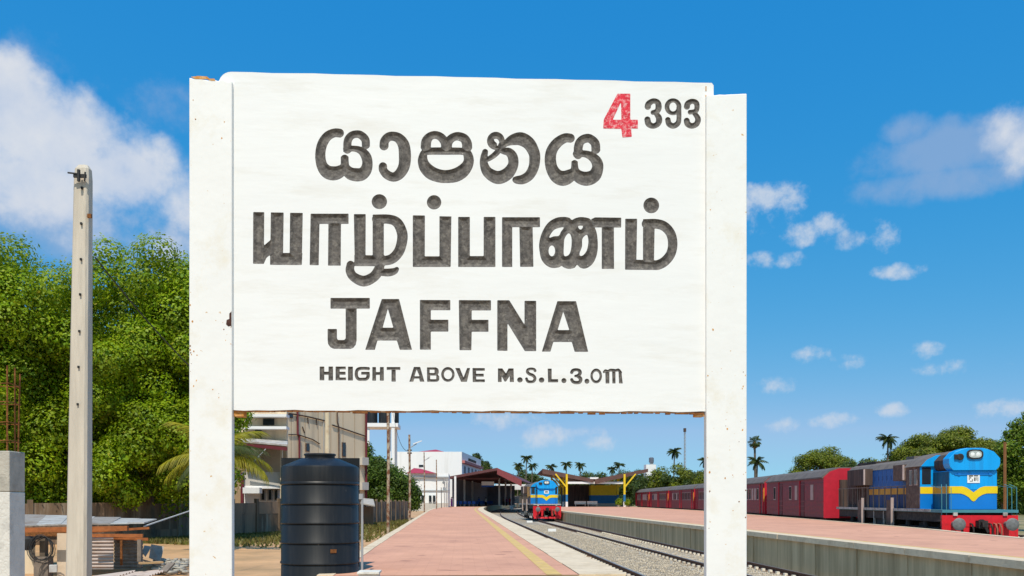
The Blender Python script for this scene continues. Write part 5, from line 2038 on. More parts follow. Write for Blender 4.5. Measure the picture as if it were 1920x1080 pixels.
    m.slab([(x, 3.95, z) for x, z in rf], (0, 10.4, 0))
    m.box(-.35, .35, 6.0, 7.0, 3.84, 4.0)
    m.build('hood_roof', m_roofgrey, t)
    m = B()
    m.box(-.5, .5, 10.9, 13.9, 3.85, 3.97)
    m.build('radiator_fan_box', m_soot, t)
    for s in (-1, 1):
        m = B()
        m.box(s * .905 - .012, s * .905 + .012, 3.95, 10.6, 2.27, 2.55)
        m.build('yellow_band', m_yel_d, t)
        first = None
        for k in range(11):
            y = 4.15 + k * .585
            if first is None or s != last_s:
                m = B()
                m.box(s * .918 - .012, s * .918 + .012, -.26, .26, 1.72, 3.36)
                m.box(s * .935 - .01, s * .935 + .01, .20, .24, 2.3, 2.55)
                first = MB()
                # the door leaf is three plates so that the painted band runs on
                first.box(s * .916 - .012, s * .916 + .012, -.27, .27, 2.575, 3.40, 0)
                first.box(s * .916 - .012, s * .916 + .012, -.27, .27, 1.70, 2.245, 1)
                first.box(s * .93 - .012, s * .93 + .012, .19, .235, 2.95, 3.15, 1)
                dm = first.mesh('hood_door', [m_blue_dirty, m_blue_dlow])
                last_s = s
            add_mesh_obj('hood_door', dm, t, (0, y, 0))
        for k in range(9):
            m = B()
            y = 10.8 + k * .38
            m.box(s * .935 - .015, s * .935 + .015, y, y + .2, 1.8, 3.3)
            m.build('radiator_louver', m_brown, t)
        # boxes sticking out of the hood side
        for (y0, y1, z0) in ((4.5, 5.75, 2.86), (10.0, 12.8, 2.75)):
            m = B()
            x0, x1 = sorted((s * .93, s * 1.36))
            m.box(x0, x1, y0, y1, z0, 3.56)
            bx = m.build('air_intake_box', m_brown if y0 < 6 else m_soot, t)
            m = B()
            x0, x1 = sorted((s * 1.30, s * 1.375))
            m.box(x0, x1, y0 - .02, y0 + .05, z0 + .02, 3.54)
            m.build('rim', m_winframe, bx)
        # handrail
        m = B()
        m.bar((s * 1.38, 3.95, 2.62), (s * 1.38, 14.4, 2.62), .035, .035)
        m.bar((s * 1.38, 14.4, 2.62), (s * .2, 14.4, 2.62), .035, .035)
        m.build('handrail', m_brownrail, t)
        pm_ = None
        for k in range(13):
            if pm_ is None:
                m = B()
                m.box(s * 1.38 - .02, s * 1.38 + .02, -.02, .02, 1.63, 2.62)
                pm_ = m.mesh('handrail_post', m_brownrail)
            add_mesh_obj('handrail_post', pm_, t, (0, 4.3 + k * .83, 0))
        # steps hung from the deck
        for y in (5.6, 9.9):
            m = B()
            x0, x1 = sorted((s * 1.40, s * 1.50))
            m.box(x0, x1, y, y + .62, .88, 2.02)
            m.build('step_board', m_brown, t)
            m = B()
            x0, x1 = sorted((s * 1.38, s * 1.52))
            m.box(x0, x1, y - .05, y - .005, .86, 2.12)
            m.build('step_stile', m_winframe, t)
        # front steps and grab rails
        m = B()
        for x in (1.40, 1.22):
            m.tube([(s * x, .14, .45), (s * x, .10, 1.63), (s * x, .12, 2.5), (s * (x - .12), .45, 2.62)], .015, 6)
        m.tube([(s * 1.40, .1, 1.63), (s * 1.40, .1, 2.45), (s * 1.25, 1.6, 2.6)], .014, 6)
        m.tube([(s * 1.05, .1, 1.63), (s * 1.05, .1, 2.5)], .014, 6)
        m.build('grab_rail', m_teal, t)
        m = B()
        for z in (.5, .85, 1.2):
            x0, x1 = sorted((s * 1.12, s * 1.44))
            m.box(x0, x1, .16, .42, z, z + .03)
        m.build('front_steps', m_brown, t)
    # bogies, wheels, tank
    wm = MB()
    wm.lathe([(.36, -.07), (.51, -.07), (.56, -.05), (.56, .0), (.51, .02), (.51, .07), (.36, .07)], (0, 0, 0), 20, axis='X')
    wmesh = wm.mesh('wheel', m_black, True)
    ax = MB()
    ax.box(-.16, .16, -.17, .17, -.15, .17)
    ax.lathe([(.13, -.20), (.13, .2)], (0, 0, 0), 10, axis='X')
    amesh = ax.mesh('axle_box', m_lightgrey)
    for yc in (3.3, 11.4):
        m = B()
        for s in (-1, 1):
            x0, x1 = sorted((s * 1.02, s * 1.18))
            m.box(x0, x1, yc - 2.3, yc + 2.3, .62, .92)
            for k in (-1.0, 1.0):
                m.lathe([(.13, -.28), (.15, 0), (.13, .26)], (s * 1.16, yc + k, .9), 10)
        m.box(-1.0, 1.0, yc - .3, yc + .3, .5, 1.1)
        bg_ = m.build('bogie', m_black, t)
        for k in (-1.75, 0, 1.75):
            for s in (-1, 1):
                add_mesh_obj('wheel', wmesh, bg_, (s * .838, yc + k, .52))
                add_mesh_obj('axle_box', amesh, bg_, (s * 1.14, yc + k, .52))
    m = B()
    m.slab([(x, 6.0, z) for x, z in ((-1.2, 1.15), (1.2, 1.15), (1.25, .7), (1.0, .38), (-1.0, .38), (-1.25, .7))], (0, 2.7, 0))
    m.build('fuel_tank', m_black, t)
    for (y, s) in ((7.2, -1), (8.6, -1), (7.2, 1), (8.6, 1)):
        m = B()
        m.bar((s * 1.28, y, 1.5), (s * 1.28, y, .75), .08, .08)
        m.lathe([(.12, -.08), (.12, .08)], (s * 1.3, y, .7), 8, axis='X')
        m.build('valve', m_lightgrey, t)
    if warm_side:
        for s in (-1, 1):
            m = B()
            m.box(s * 1.44 - .01, s * 1.44 + .01, 2.36, 5.2, 2.42, 3.45)
            m.build('yellow_side_panel', m_yel_d, t)
    return t


# marks on the white plates: a small line over figures too small to read in the photo
marks_a = [(-.18, -.02, 2.93, 2.985), (.01, .17, 2.94, 2.985), (-.18, -.15, 2.80, 2.92), (-.13, -.09, 2.86, 2.91), (-.15, -.03, 2.74, 2.765), (-.06, -.03, 2.77, 2.83), (.015, .075, 2.76, 2.90), (.10, .12, 2.78, 2.91), (.15, .175, 2.745, 2.91)]
lc = gp(1838, 35, Z_RAIL)
loco_a = make_loco(lc, math.radians(-7.5), 'bright blue diesel locomotive with a yellow chevron, closest at the right, heading the maroon train', m_teal, m_brown, marks_a, False)
lb = Vector((track_b(91), 91, Z_RAIL))
loco_b = make_loco(lb, math.radians(2.2), 'distant blue diesel locomotive with yellow sides, alone on the middle track', m_lightgrey, m_brown, [(-.14, .14, 2.78, 2.92)], True)

# ------------------------------------------------------------------ coaches


def make_coach(p0, p1, label, kind, seed):
    """p0 front end centre, p1 rear end centre on the rails"""
    d = p1 - p0
    L = d.length
    t = thing('passenger_coach', label, 'railway coach', p0, -math.atan2(d.x, d.y), 'maroon coaches of the passenger train')
    m = MB()
    m.box(-1.40, 1.40, .0, L, 1.02, 3.30)
    m.build('body', m_maroon, t)
    m = MB()
    end = [(-1.41, 1.0), (1.41, 1.0), (1.41, 3.30), (1.05, 3.62), (.55, 3.80), (-.55, 3.80), (-1.05, 3.62), (-1.41, 3.30)]
    m.slab([(x, -.03, z) for x, z in end], (0, .05, 0))
    m.build('end_wall', m_redend, t)
    m = MB()
    m.box(-.55, .55, -.25, -.03, 1.1, 3.15)
    m.build('gangway', m_soot, t)
    m = MB()
    rf = [(-1.50, 3.24), (1.50, 3.24), (1.5, 3.32), (1.12, 3.68), (.6, 3.86), (-.6, 3.86), (-1.12, 3.68), (-1.5, 3.32)]
    m.slab([(x, .02, z) for x, z in rf], (0, L - .04, 0))
    m.build('roof', m_coachroof, t)
    for z in (1.32, 1.62, 1.92, 2.95):
        m = MB()
        m.box(-1.43, -1.398, .02, L - .02, z, z + .05)
        m.build('side_batten', m_maroon, t)
    m = MB()
    m.box(-1.15, 1.15, .4, L - .4, .78, 1.02)
    m.box(-.9, .9, L * .35, L * .62, .42, .8)
    m.build('underframe', m_black, t)
    for yc in (2.2, L - 2.2):
        m = MB()
        m.box(-1.12, -.98, yc - 1.5, yc + 1.5, .5, .78)
        m.box(.98, 1.12, yc - 1.5, yc + 1.5, .5, .78)
        for k in (-1.1, 1.1):
            m.lathe([(.47, -1.0), (.47, 1.0)], (0, yc + k, .47), 14, axis='X')
        m.build('bogie', m_black, t)
    rr = random.Random(seed)
    wm = MB()
    wm.box(-1.425, -1.395, -.30, .30, 2.02, 2.92)
    wmesh = wm.mesh('window', m_winframe)
    pmb = MB()
    pmb.box(-1.432, -1.42, -.24, .24, 2.08, 2.86)
    pmesh = pmb.mesh('pane', m_glass)
    dm_ = MB()
    dm_.box(-1.42, -1.395, -.42, .42, 1.04, 3.1)
    dmesh = dm_.mesh('door', m_doordark)
    jm = MB()
    jm.box(-1.47, -1.40, -.05, .05, 1.02, 3.2)
    jmesh = jm.mesh('door_pillar', m_redend)  # forward door edges, their sunlight painted in as brighter red
    if kind == 'van':
        ws, ds = [2.4, 6.1, 7.6, 12.0], [4.6, 10.2]
    else:
        ds = [.9, L / 2, L - .9]
        ws = [y for y in np.arange(2.3, L - 2, .98) if min(abs(y - q) for q in ds) > .75]
    for y in ws:
        w = add_mesh_obj('window', wmesh, t, (0, y, 0))
        add_mesh_obj('pane', pmesh if rr.random() < .7 else PALE, w)
    for y in ds:
        add_mesh_obj('door', dmesh, t, (0, y, 0))
        add_mesh_obj('door_pillar', jmesh, t, (0, y + .52, 0))
        if kind != 'van':
            add_mesh_obj('door_pillar', jmesh, t, (0, y - .52, 0))
    if kind != 'van':
        m = MB()
        m.box(-1.46, -1.40, .05, .15, 1.9, 2.9)
        m.build('yellow_mark', m_yel_d, t)
    return t


pp = MB()
pp.box(-1.432, -1.42, -.24, .24, 2.08, 2.86)
PALE = pp.mesh('pane', m_winframe)
yy_ = 49.9
names = ['maroon van coupled right behind the bright blue locomotive', 'second maroon vehicle of the train, just right of the sign post', 'third maroon vehicle of the train, behind the right sign post',
         'fourth maroon vehicle of the train, just left of the right sign post', 'fifth maroon vehicle of the train, seen under the sign board', 'last visible maroon vehicle, in the dark beside the far canopy']
Ls = [14.6, 17, 17, 17, 17, 17]
for i, L in enumerate(Ls):
    a = Vector((track_c(yy_), yy_, Z_RAIL))
    y2 = yy_ + L * .99
    b = Vector((track_c(y2), y2, Z_RAIL))
    make_coach(a, b, names[i], 'van' if i == 0 else 'coach', i)
    yy_ = y2 + .75

# ------------------------------------------------------------------ far canopies and station buildings
D2 = 150.
S2 = D2 / FOC
cv = gp(1116, D2, Z_PLAT)
can = thing('butterfly_canopy', 'brown butterfly roofed platform canopy on yellow and blue posts', 'platform canopy', cv)


def P2(px, py, dd=0.):
    return at(px, py, D2) + Vector((.05 * dd, dd, 0))


DEP = 26
for (q, nm) in (([(1017, 879.5), (1113, 899)], 'roof_slope'), ([(1115, 899), (1215, 879.5)], 'roof_slope')):
    a, b = P2(*q[0]), P2(*q[1])
    a2, b2 = a + Vector((.05 * DEP, DEP, 0)), b + Vector((.05 * DEP, DEP, 0))
    mb = MB()
    mb.slab([a, b, b2, a2], (0, 0, -.22))
    mb.build(nm, m_brownroof, can, world=True)
    mb = MB()
    mb.slab([a + Vector((0, -.1, .06)), b + Vector((0, -.1, .06)), b + Vector((0, -.1, -.5)), a + Vector((0, -.1, -.75))], (0, .08, 0))
    mb.build('fascia', m_brownfascia, can, world=True)
mb = MB()
a = P2(1114, 897)
mb.box(a.x - .7, a.x + .7, a.y - .12, a.y + DEP, a.z - .1, a.z + .18)
mb.build('valley_gutter', m_white, can, world=True)


def cpost(px, dd, brace):
    p = gp(px, D2, 0) + Vector((.05 * dd, dd, 0))
    zt = at(px, 889, D2).z
    for nm, z0, z1, w, mt in (('post_base', Z_PLAT, 1.45, .36, m_white), ('post_lower', 1.45, 2.65, .34, m_crblue), ('post', 2.65, zt, .32, m_cryel)):
        mb = MB()
        mb.obox((p.x, p.y, z0), w, w, z1 - z0, 0)
        mb.build(nm, mt, can, world=True)
    if brace:
        q = P2(px + brace * 21, 888.5) + Vector((.05 * dd, dd, 0))
        mb = MB()
        mb.bar((p.x, p.y, at(px, 914, D2).z), q, .22, .22)
        mb.build('brace', m_cryel, can, world=True)


for dd in (0, 9, 18):
    cpost(1062.5, dd, -1)
    cpost(1170.8, dd, 1)
mb = MB()
a, b = P2(1062.5, 903.2), P2(1170.8, 907.2)
mb.box(a.x, b.x, a.y - .1, a.y + .15, b.z, a.z)
mb.build('tie_beam', m_white, can, world=True)
# kiosk and hall under the canopy
for (nm, x0, x1, y0, y1, mt, dd) in (('hall_wall', 1066, 1122, 907, 950, m_soot, 12), ('kiosk_wall', 1118, 1170, 908, 928, m_cryel, 10), ('kiosk_wall_lower', 1118, 1170, 928, 944, m_crblue, 10), ('kiosk_plinth', 1118, 1170, 944, 952, m_conc_grey, 10)):
    a, b = P2(x0, y0, dd), P2(x1, y1, dd)
    mb = MB()
    mb.box(a.x, b.x, a.y, a.y + 5, max(Z_PLAT, b.z), a.z)
    mb.build(nm, mt, can, world=True)
for (x0, x1, lab) in ((1082, 1104, 'pale bench under the butterfly canopy, left of the kiosk'), (1106, 1126, 'pale bench in front of the blue and yellow kiosk')):
    a, b = gp(x0, D2, Z_PLAT), gp(x1, D2, Z_PLAT)
    bn = thing('platform_bench', lab, 'bench', a, 0, 'benches under the butterfly canopy')
    w = (b - a).x
    mb = MB()
    mb.box(0, w, 3, 3.45, .42, .48)
    mb.build('seat', m_conc_new, bn)
    mb = MB()
    mb.box(0, w, 3.45, 3.52, .5, .95)
    mb.build('backrest', m_conc_new, bn)
    for x in (.1, w - .2):
        mb = MB()
        mb.box(x, x + .1, 3.02, 3.45, 0, .42)
        mb.build('leg', m_conc_grey, bn)
for (px, dd, lab, sz) in ((1160, -3, 'leafy potted plant left of the right canopy post', 1.0), (1176, -2, 'smaller leafy plant right of the right canopy post', .8)):
    p = gp(px, D2 + dd, Z_PLAT)
    pl_ = thing('potted_plant', lab, 'plant', p)
    add_mesh_obj('foliage', leaf_mesh('foliage', [(0, 0, .75 * sz, .55 * sz, .5, .6 * sz), (.2, 0, 1.2 * sz, .35, .3, .3)], 420, .12, lf_left, 5), pl_)
    mb = MB()
    mb.lathe([(.18, 0), (.26, .35), (.24, .36)], (0, 0, 0), 10)
    mb.build('pot', m_conc_grey, pl_)

# gabled canopy over the near platform
D1 = 152.
g0 = gp(905, D1, Z_PLAT)
gc = thing('gabled_canopy', 'maroon gabled canopy over the end of the near platform', 'platform canopy', g0)
DP, DXK = 60, .13


def P1(px, py, dd=0.):
    return at(px, py, D1) + Vector((DXK * dd, dd, 0))


for a_, b_ in (((838, 895), (932, 878)), ((932, 878), (978, 901))):
    a, b = P1(*a_), P1(*b_)
    mb = MB()
    mb.slab([a, b, b + Vector((DXK * DP, DP, 0)), a + Vector((DXK * DP, DP, 0))], (0, 0, -.2))
    mb.build('roof_slope', m_brownroof, gc, world=True)
    mb = MB()
    hgt = .35 if a_[0] < 900 else 1.0
    mb.slab([a + Vector((0, -.12, .08)), b + Vector((0, -.12, .08)), b + Vector((0, -.12, -hgt)), a + Vector((0, -.12, -.35 if a_[0] < 900 else -hgt))], (0, .1, 0))
    mb.build('fascia', m_brownroof if a_[0] < 900 else m_sunlitfascia, gc, world=True)  # only the right rake takes the painted sunlit colour
for (px, dd, top) in ((853.5, 0, 893), (853.5, 12, 893), (853.5, 24, 893), (922, 14, 893), (922, 28, 893), (922, 42, 893)):
    p = gp(px, D1, 0) + Vector((DXK * dd, dd, 0))
    mb = MB()
    mb.obox((p.x, p.y, Z_PLAT), .34, .34, at(px, top, D1).z - Z_PLAT, 0)
    mb.build('column', m_white, gc, world=True)
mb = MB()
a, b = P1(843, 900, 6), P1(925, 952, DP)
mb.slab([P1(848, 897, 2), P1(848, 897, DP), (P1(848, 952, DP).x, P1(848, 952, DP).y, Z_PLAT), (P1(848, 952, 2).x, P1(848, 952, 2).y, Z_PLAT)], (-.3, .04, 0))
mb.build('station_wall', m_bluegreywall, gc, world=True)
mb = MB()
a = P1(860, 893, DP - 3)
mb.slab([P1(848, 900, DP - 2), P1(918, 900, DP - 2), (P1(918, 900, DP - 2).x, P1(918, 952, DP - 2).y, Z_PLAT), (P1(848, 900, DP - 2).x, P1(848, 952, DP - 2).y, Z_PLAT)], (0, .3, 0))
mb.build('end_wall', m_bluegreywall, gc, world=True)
for (x0, x1, y0, y1, mt) in ((893, 918, 901, 908.5, m_white), (893, 918, 908.5, 912, m_bluepaint)):
    a, b = P1(x0, y0, 8), P1(x1, y1, 8)
    mb = MB()
    mb.box(a.x, b.x, a.y, a.y + .12, b.z, a.z)
    mb.build('hanging_board', mt, gc, world=True)
for dd in (6, 16, 26, 36, 46):
    mb = MB()
    mb.bar(P1(842, 896, dd), P1(930, 896, dd), .18, .3)
    mb.build('cross_beam', m_brownroof, gc, world=True)

# white station block behind it
D3 = 170.
wb = gp(805, D3, 0)
ws_ = thing('white_station_building', 'two storey white station building with red hipped roof tops', 'building', wb)
K3 = .125


def P3(px, py, dd=0.):
    return at(px, py, D3) + Vector((K3 * dd, dd, 0))


mb = MB()
a, b = P3(742, 847), P3(866, 900)
mb.slab([P3(742, 847), P3(866, 847), (P3(866, 847).x, P3(866, 900).y, 0), (P3(742, 847).x, P3(742, 900).y, 0)], (K3 * 34, 34, 0))
mb.build('wall', m_white, ws_, world=True)
mb = MB()
a, b, e = P3(778, 847, 1), P3(834, 847, 1), P3(808, 839.5, 6)
mb.add([a, b, b + Vector((0, 12, 0)), a + Vector((0, 12, 0)), e, e + Vector((0, 4, 0))], [(0, 1, 4), (1, 2, 5, 4), (2, 3, 5), (3, 0, 4, 5)])
mb.build('roof', m_redroof, ws_, world=True)
mb = MB()
pr = [P3(866.3, 863, .2), P3(866.3, 863, 34), P3(866.3, 868, 34), P3(866.3, 868, .2)]
mb.slab(pr, (.5, 0, 0))
mb.build('red_band', m_redfaded, ws_, world=True)
mb = MB()
for k in range(8):
    d0 = 10 + k * 1.7
    mb.slab([P3(866.3, 854.5, d0), P3(866.3, 854.5, d0 + 1.1), P3(866.3, 859.5, d0 + 1.1), P3(866.3, 859.5, d0)], (.12, 0, 0))
mb.build('roof_lettering', m_dark, ws_, world=True)['kind'] = 'stuff'
for k in range(5):
    d0 = 3 + k * 6.2
    mb = MB()
    mb.slab([P3(866.3, 873, d0), P3(866.3, 873, d0 + 2.6), P3(866.3, 886, d0 + 2.6), P3(866.3, 886, d0)], (.08, 0, 0))
    mb.build('window', m_greyglass, ws_, world=True)
a, b = P3(785.5, 871.5, -.1), P3(794, 875.5, -.1)
mb = MB()
mb.box(a.x, b.x, a.y, a.y + .1, b.z, a.z)
mb.build('window', m_glass, ws_, world=True)

D4 = 140.
w4 = gp(805, D4, 0)
lw = thing('white_side_wing', 'low white wing with a red roof in front of the station building', 'building', w4)


def wing(nm, x0, x1, y0, y1, dd, mt, th, bottom=None, parent=None):
    a, b = at(x0, y0, D4 + dd), at(x1, y1, D4 + dd)
    mb = MB()
    mb.box(a.x, b.x, a.y, a.y + th, b.z if bottom is None else bottom, a.z)
    return mb.build(nm, mt, parent or lw, world=True)


wing('wall', 764, 841, 887, 950, 0, m_white, 14, 0)
wing('cornice', 762, 842, 893.5, 895.5, -.35, m_grey, .3)
wing('string_course', 764, 841, 919, 921, -.15, m_grey, .12)
wing('plinth', 763, 841, 943, 950, -.2, m_lightwall, .18, 0)
for x in (833, 836.5, 839.5):
    wing('downpipe', x - .5, x + .5, 896, 946, -.2, m_lightgrey, .12)
for (x0, x1) in ((781, 787.5), (789, 795.5), (803.5, 809.5), (811, 817)):
    w = wing('window', x0, x1, 928, 941.5, -.12, m_white, .1)
    a, b = at(x0 + .7, 929, D4 - .2), at(x1 - .7, 941, D4 - .2)
    mb = MB()
    inv = XF[lw.name].inverted()
    a, b = inv @ a, inv @ b
    mb.box(a.x, b.x, a.y, a.y + .06, b.z, a.z)
    mb.build('pane', m_glass, w)
mb = MB()
a, b = at(762, 887.2, D4 - .6), at(818, 887.2, D4 - .6)
e = at(776, 877.5, D4 + 5)
mb.add([a, b, b + Vector((0, 12, 0)), a + Vector((0, 12, 0)), e, e + Vector((1, 3, 0))], [(0, 1, 4), (1, 2, 5, 4), (2, 3, 5), (3, 0, 4, 5), (3, 2, 1, 0)])
mb.build('roof', m_redroof, lw, world=True)
a = at(832, 905, D4 - .3)
mb = MB()
mb.lathe([(.22, -.05), (.22, .05)], a, 14, axis='Y')
mb.build('round_clock', m_greyglass, lw, world=True)

# white footbridge building across the far end
fb = gp(955, 215, 0)
fbr = thing('white_footbridge', 'white footbridge hall across the tracks beyond the gabled canopy', 'footbridge', fb)
for (nm, x0, x1, y0, y1, mt, th) in (('deck', 930, 986, 908, 918, m_white, 5), ('pier', 957, 963, 918, 946, m_white, 3), ('wall', 932, 957, 918, 942, m_creamwall, .4), ('sign_board', 942, 958, 911, 917, m_dark, .2), ('booth', 960, 977, 930, 944, m_bluegrey, 3)):
    a, b = at(x0, y0, 215), at(x1, y1, 215)
    mb = MB()
    off = -.3 if nm == 'sign_board' else (.6 if nm == 'wall' else 0)
    mb.box(a.x, b.x, a.y + off, a.y + off + th, b.z if nm != 'pier' else -.5, a.z)
    mb.build(nm, mt, fbr, world=True)

# ------------------------------------------------------------------ people and seats on the far platform


def person(px, d, label, cloth, lower, h=1.65, z=Z_PLAT):
    p = gp(px, d, z)
    t = thing('person', label, 'person', p, random.Random(int(px * 7)).uniform(-1, 1), 'people waiting on the far platform')
    k = h / 1.7
    vs = [(0, 0, .95), (0, 0, 1.2), (0, 0, 1.42), (0, 0, 1.5), (0, -.02, 1.63), (-.17, 0, 1.40), (-.22, .02, 1.12), (-.2, -.06, .86), (.17, 0, 1.40), (.22, .02, 1.12), (.2, -.06, .86),
          (-.09, 0, .9), (-.1, -.02, .5), (-.1, .0, .06), (-.1, -.12, .03), (.09, 0, .9), (.1, .02, .5), (.1, .05, .06), (.1, -.07, .03)]
    es = [(0, 1), (1, 2), (2, 3), (3, 4), (2, 5), (5, 6), (6, 7), (2, 8), (8, 9), (9, 10), (0, 11), (11, 12), (12, 13), (13, 14), (0, 15), (15, 16), (16, 17), (17, 18)]
    rs = [.15, .14, .14, .055, .10, .06, .045, .035, .06, .045, .035, .09, .065, .045, .035, .09, .065, .045, .035]
    me = bpy.data.meshes.new('body')
    me.from_pydata([tuple(c * k for c in v) for v in vs], es, [])
    me.materials.append(m_skin)
    o = add_mesh_obj('body', me, t)
    sk = o.modifiers.new('skin', 'SKIN')
    for i, sv in enumerate(me.skin_vertices[0].data):
        sv.radius = (rs[i] * k, rs[i] * k * .8)
        sv.use_root = i == 0
    ss = o.modifiers.new('sub', 'SUBSURF')
    ss.levels = ss.render_levels = 1
    mb = MB()
    mb.lathe([(.19, .82), (.185, 1.0), (.17, 1.2), (.21, 1.38), (.10, 1.47)], (0, 0, 0), 10)
    mb.v = [(x * k * 1.05, y * k * .85, z_ * k) for x, y, z_ in mb.v]
    mb.build('shirt', cloth, t, smooth=True)
    mb = MB()
    mb.lathe([(.20, .12), (.19, .5), (.185, .84)], (0, 0, 0), 10)
    mb.v = [(x * k * 1.05, y * k * .85, z_ * k) for x, y, z_ in mb.v]
    mb.build('skirt', lower, t, smooth=True)
    mb = MB()
    mb.lathe([(.02, 1.75), (.09, 1.72), (.108, 1.64), (.09, 1.58)], (0, .03, 0), 10)
    mb.v = [(x * k, y * k, z_ * k) for x, y, z_ in mb.v]
    mb.build('hair', m_dark, t, smooth=True)
    return t


person(846.5, 150, 'person in a purple sari beside the left canopy column', m_purple, m_purple, 1.6)
person(852, 158, 'person in dark clothes behind the left canopy column', m_wire, m_purple)
person(898, 165, 'person in a blue shirt under the hanging board', m_bluepaint, m_wire)
person(911, 170, 'person in a white shirt near the middle of the canopy', m_white, m_wire)
person(936, 172, 'person in maroon at the right edge of the canopy shade', m_maroonpaint, m_wire)
person(944, 176, 'person in brown standing in front of the footbridge', m_brown, m_wire)
person(950, 178, 'person in purple near the footbridge pier', m_purple, m_wire)
person(956, 180, 'person in dark red, rightmost of the group by the footbridge', m_redend, m_maroonpaint)
for i, (px, d, n) in enumerate(((862, 156, 5), (878, 164, 5), (893, 172, 5), (906, 180, 4))):
    for k in range(n):
        p = gp(px, d, Z_PLAT) + Vector((.75 * k - .6, .1 * k, 0))
        if i == 0 and k == 0:
            ch = thing('waiting_chair', 'blue chair in the rows under the gabled canopy', 'chair', p, 0, 'blue chairs under the gabled canopy')
            mb = MB()
            mb.box(-.27, .27, -.25, .25, .42, .47)
            mb.build('seat', m_bluepaint, ch)
            mb = MB()
            mb.box(-.27, .27, .22, .28, .48, .95)
            mb.build('backrest', m_bluepaint, ch)
            mb = MB()
            mb.box(-.05, .05, -.05, .05, 0, .42)
            mb.build('leg', m_grey, ch)
            seat0 = ch
        else:
            c = copy_tree(seat0)
            c.location = p
            ch = c
        ch['label'] = 'blue chair under the gabled canopy, %s of the %s row' % (('left end', 'second from the left', 'middle' if n == 5 else 'third from the left', 'second from the right' if n == 5 else 'right end', 'right end')[k], ('front', 'second', 'third', 'rear')[i])

# ------------------------------------------------------------------ trees, palms and masts far behind
fm_far = [frond_mesh(1.6, 1.2, 20, .055, .55, lf_far, 11, .8), frond_mesh(1.5, 1.4, 20, .055, .52, lf_far, 12, .9), frond_mesh(1.7, 1.0, 20, .055, .52, lf_palm, 13, .8)]
far_palms = [(985, 862, 235, 'tallest coconut palm behind the distant locomotive'), (996, 876, 250, 'shorter palm just right of the tallest one behind the distant locomotive'), (970, 876, 245, 'palm left of the tallest one, beyond the gabled canopy'),
             (1032, 878, 240, 'palm showing above the left tip of the butterfly roof'), (1060, 874, 240, 'palm above the left post of the butterfly canopy'), (1086, 875, 240, 'palm above the left slope of the butterfly roof, nearest the valley'),
             (1159, 874, 245, 'palm above the right slope of the butterfly roof'), (1146, 882, 250, 'low palm right of the butterfly roof valley'),
             (1262, 851, 190, 'dark coconut palm above the hedge left of the mast'), (1320, 868, 190, 'coconut palm at the right end of the hedge, by the sign post')]
for i, (px, py, d, lab) in enumerate(far_palms):
    palm('coconut_palm', lab, gp(px, d, -.5), at(px, py, d).z + .9, fm_far, 22, .15, 'palms behind the station', (.3, 0), i, low=-.75)
for i, (px, py, d, lab, n) in enumerate(((1662, 826, 135, 'slim coconut palm between the two rain trees, above the locomotive', 20), (1417, 868, 140, 'lower coconut palm against the palmyra trunk', 18))):
    palm('coconut_palm', lab, gp(px, d, -.5), at(px, py, d).z + .6, fm_far, n, .15, 'palms at the right', (.25, 0), 30 + i, low=-.75)
# palmyra palm: a ball of stiff fans
pb = gp(1415, 150, -.5)
pz = at(1415, 828, 150).z + .5
pal = thing('palmyra_palm', 'tall palmyra palm with a ball shaped crown just right of the sign', 'palm tree', pb)
mb = MB()
mb.tube([(0, 0, -.3), (.1, 0, pz * .5), (0, 0, pz)], [.26, .2, .17], 8)
mb.build('trunk', m_bark, pal, smooth=True)
rr = random.Random(19)
fan = MB()
for k in range(11):
    a = -1.25 + 2.5 * k / 10
    fan.add([(0, .45, 0), (.62 * math.sin(a) - .05, .5 + .62 * math.cos(a), .02), (.70 * math.sin(a), .5 + .74 * math.cos(a), -.05), (.62 * math.sin(a) + .06, .5 + .62 * math.cos(a), -.02)], [(0, 1, 2, 3)])
fan.tube([(0, 0, 0), (0, .5, 0)], .03, 4)
fme = fan.mesh('fan_leaf', lf_far)
for k in range(30):
    o = add_mesh_obj('fan_leaf', fme, pal, (0, 0, pz))
    o.rotation_euler = (rr.uniform(-1.1, 1.2), rr.uniform(-.5, .5), k * 2.399)
add_mesh_obj('dead_leaves', leaf_mesh('dead_leaves', [(0, 0, pz - .6, .3, .3, .5)], 300, .2, m_pvcleaf, 3), pal)


def umbrella_blobs(r, h, top, n, br, seed):
    rg = random.Random(seed)
    out = []
    for _ in range(n):
        a, q = rg.uniform(0, 6.283), math.sqrt(rg.random())
        z = top - h * (q ** 2.2) - rg.random() * h * .35 * (1 - q * .5)
        s = br * rg.uniform(.7, 1.3)
        out.append((r * q * math.cos(a), r * q * math.sin(a) * .8, z, s * 1.15, s * 1.15, s * .62))
    return out


def rain_tree(px, d, px_half, py_top, h, label, seed, n=26000, br=1.2, size=.17):
    r = px_half / FOC * d
    top = at(px, py_top, d).z + .5
    return tree('rain_tree', label, 'tree', gp(px, d, -.5), umbrella_blobs(r, h, top - br * .6, 80, br, seed), n, size, lf_rain, 'spreading rain trees', .45, top * .45, seed, limbs=12, up=.6, flat=.4)


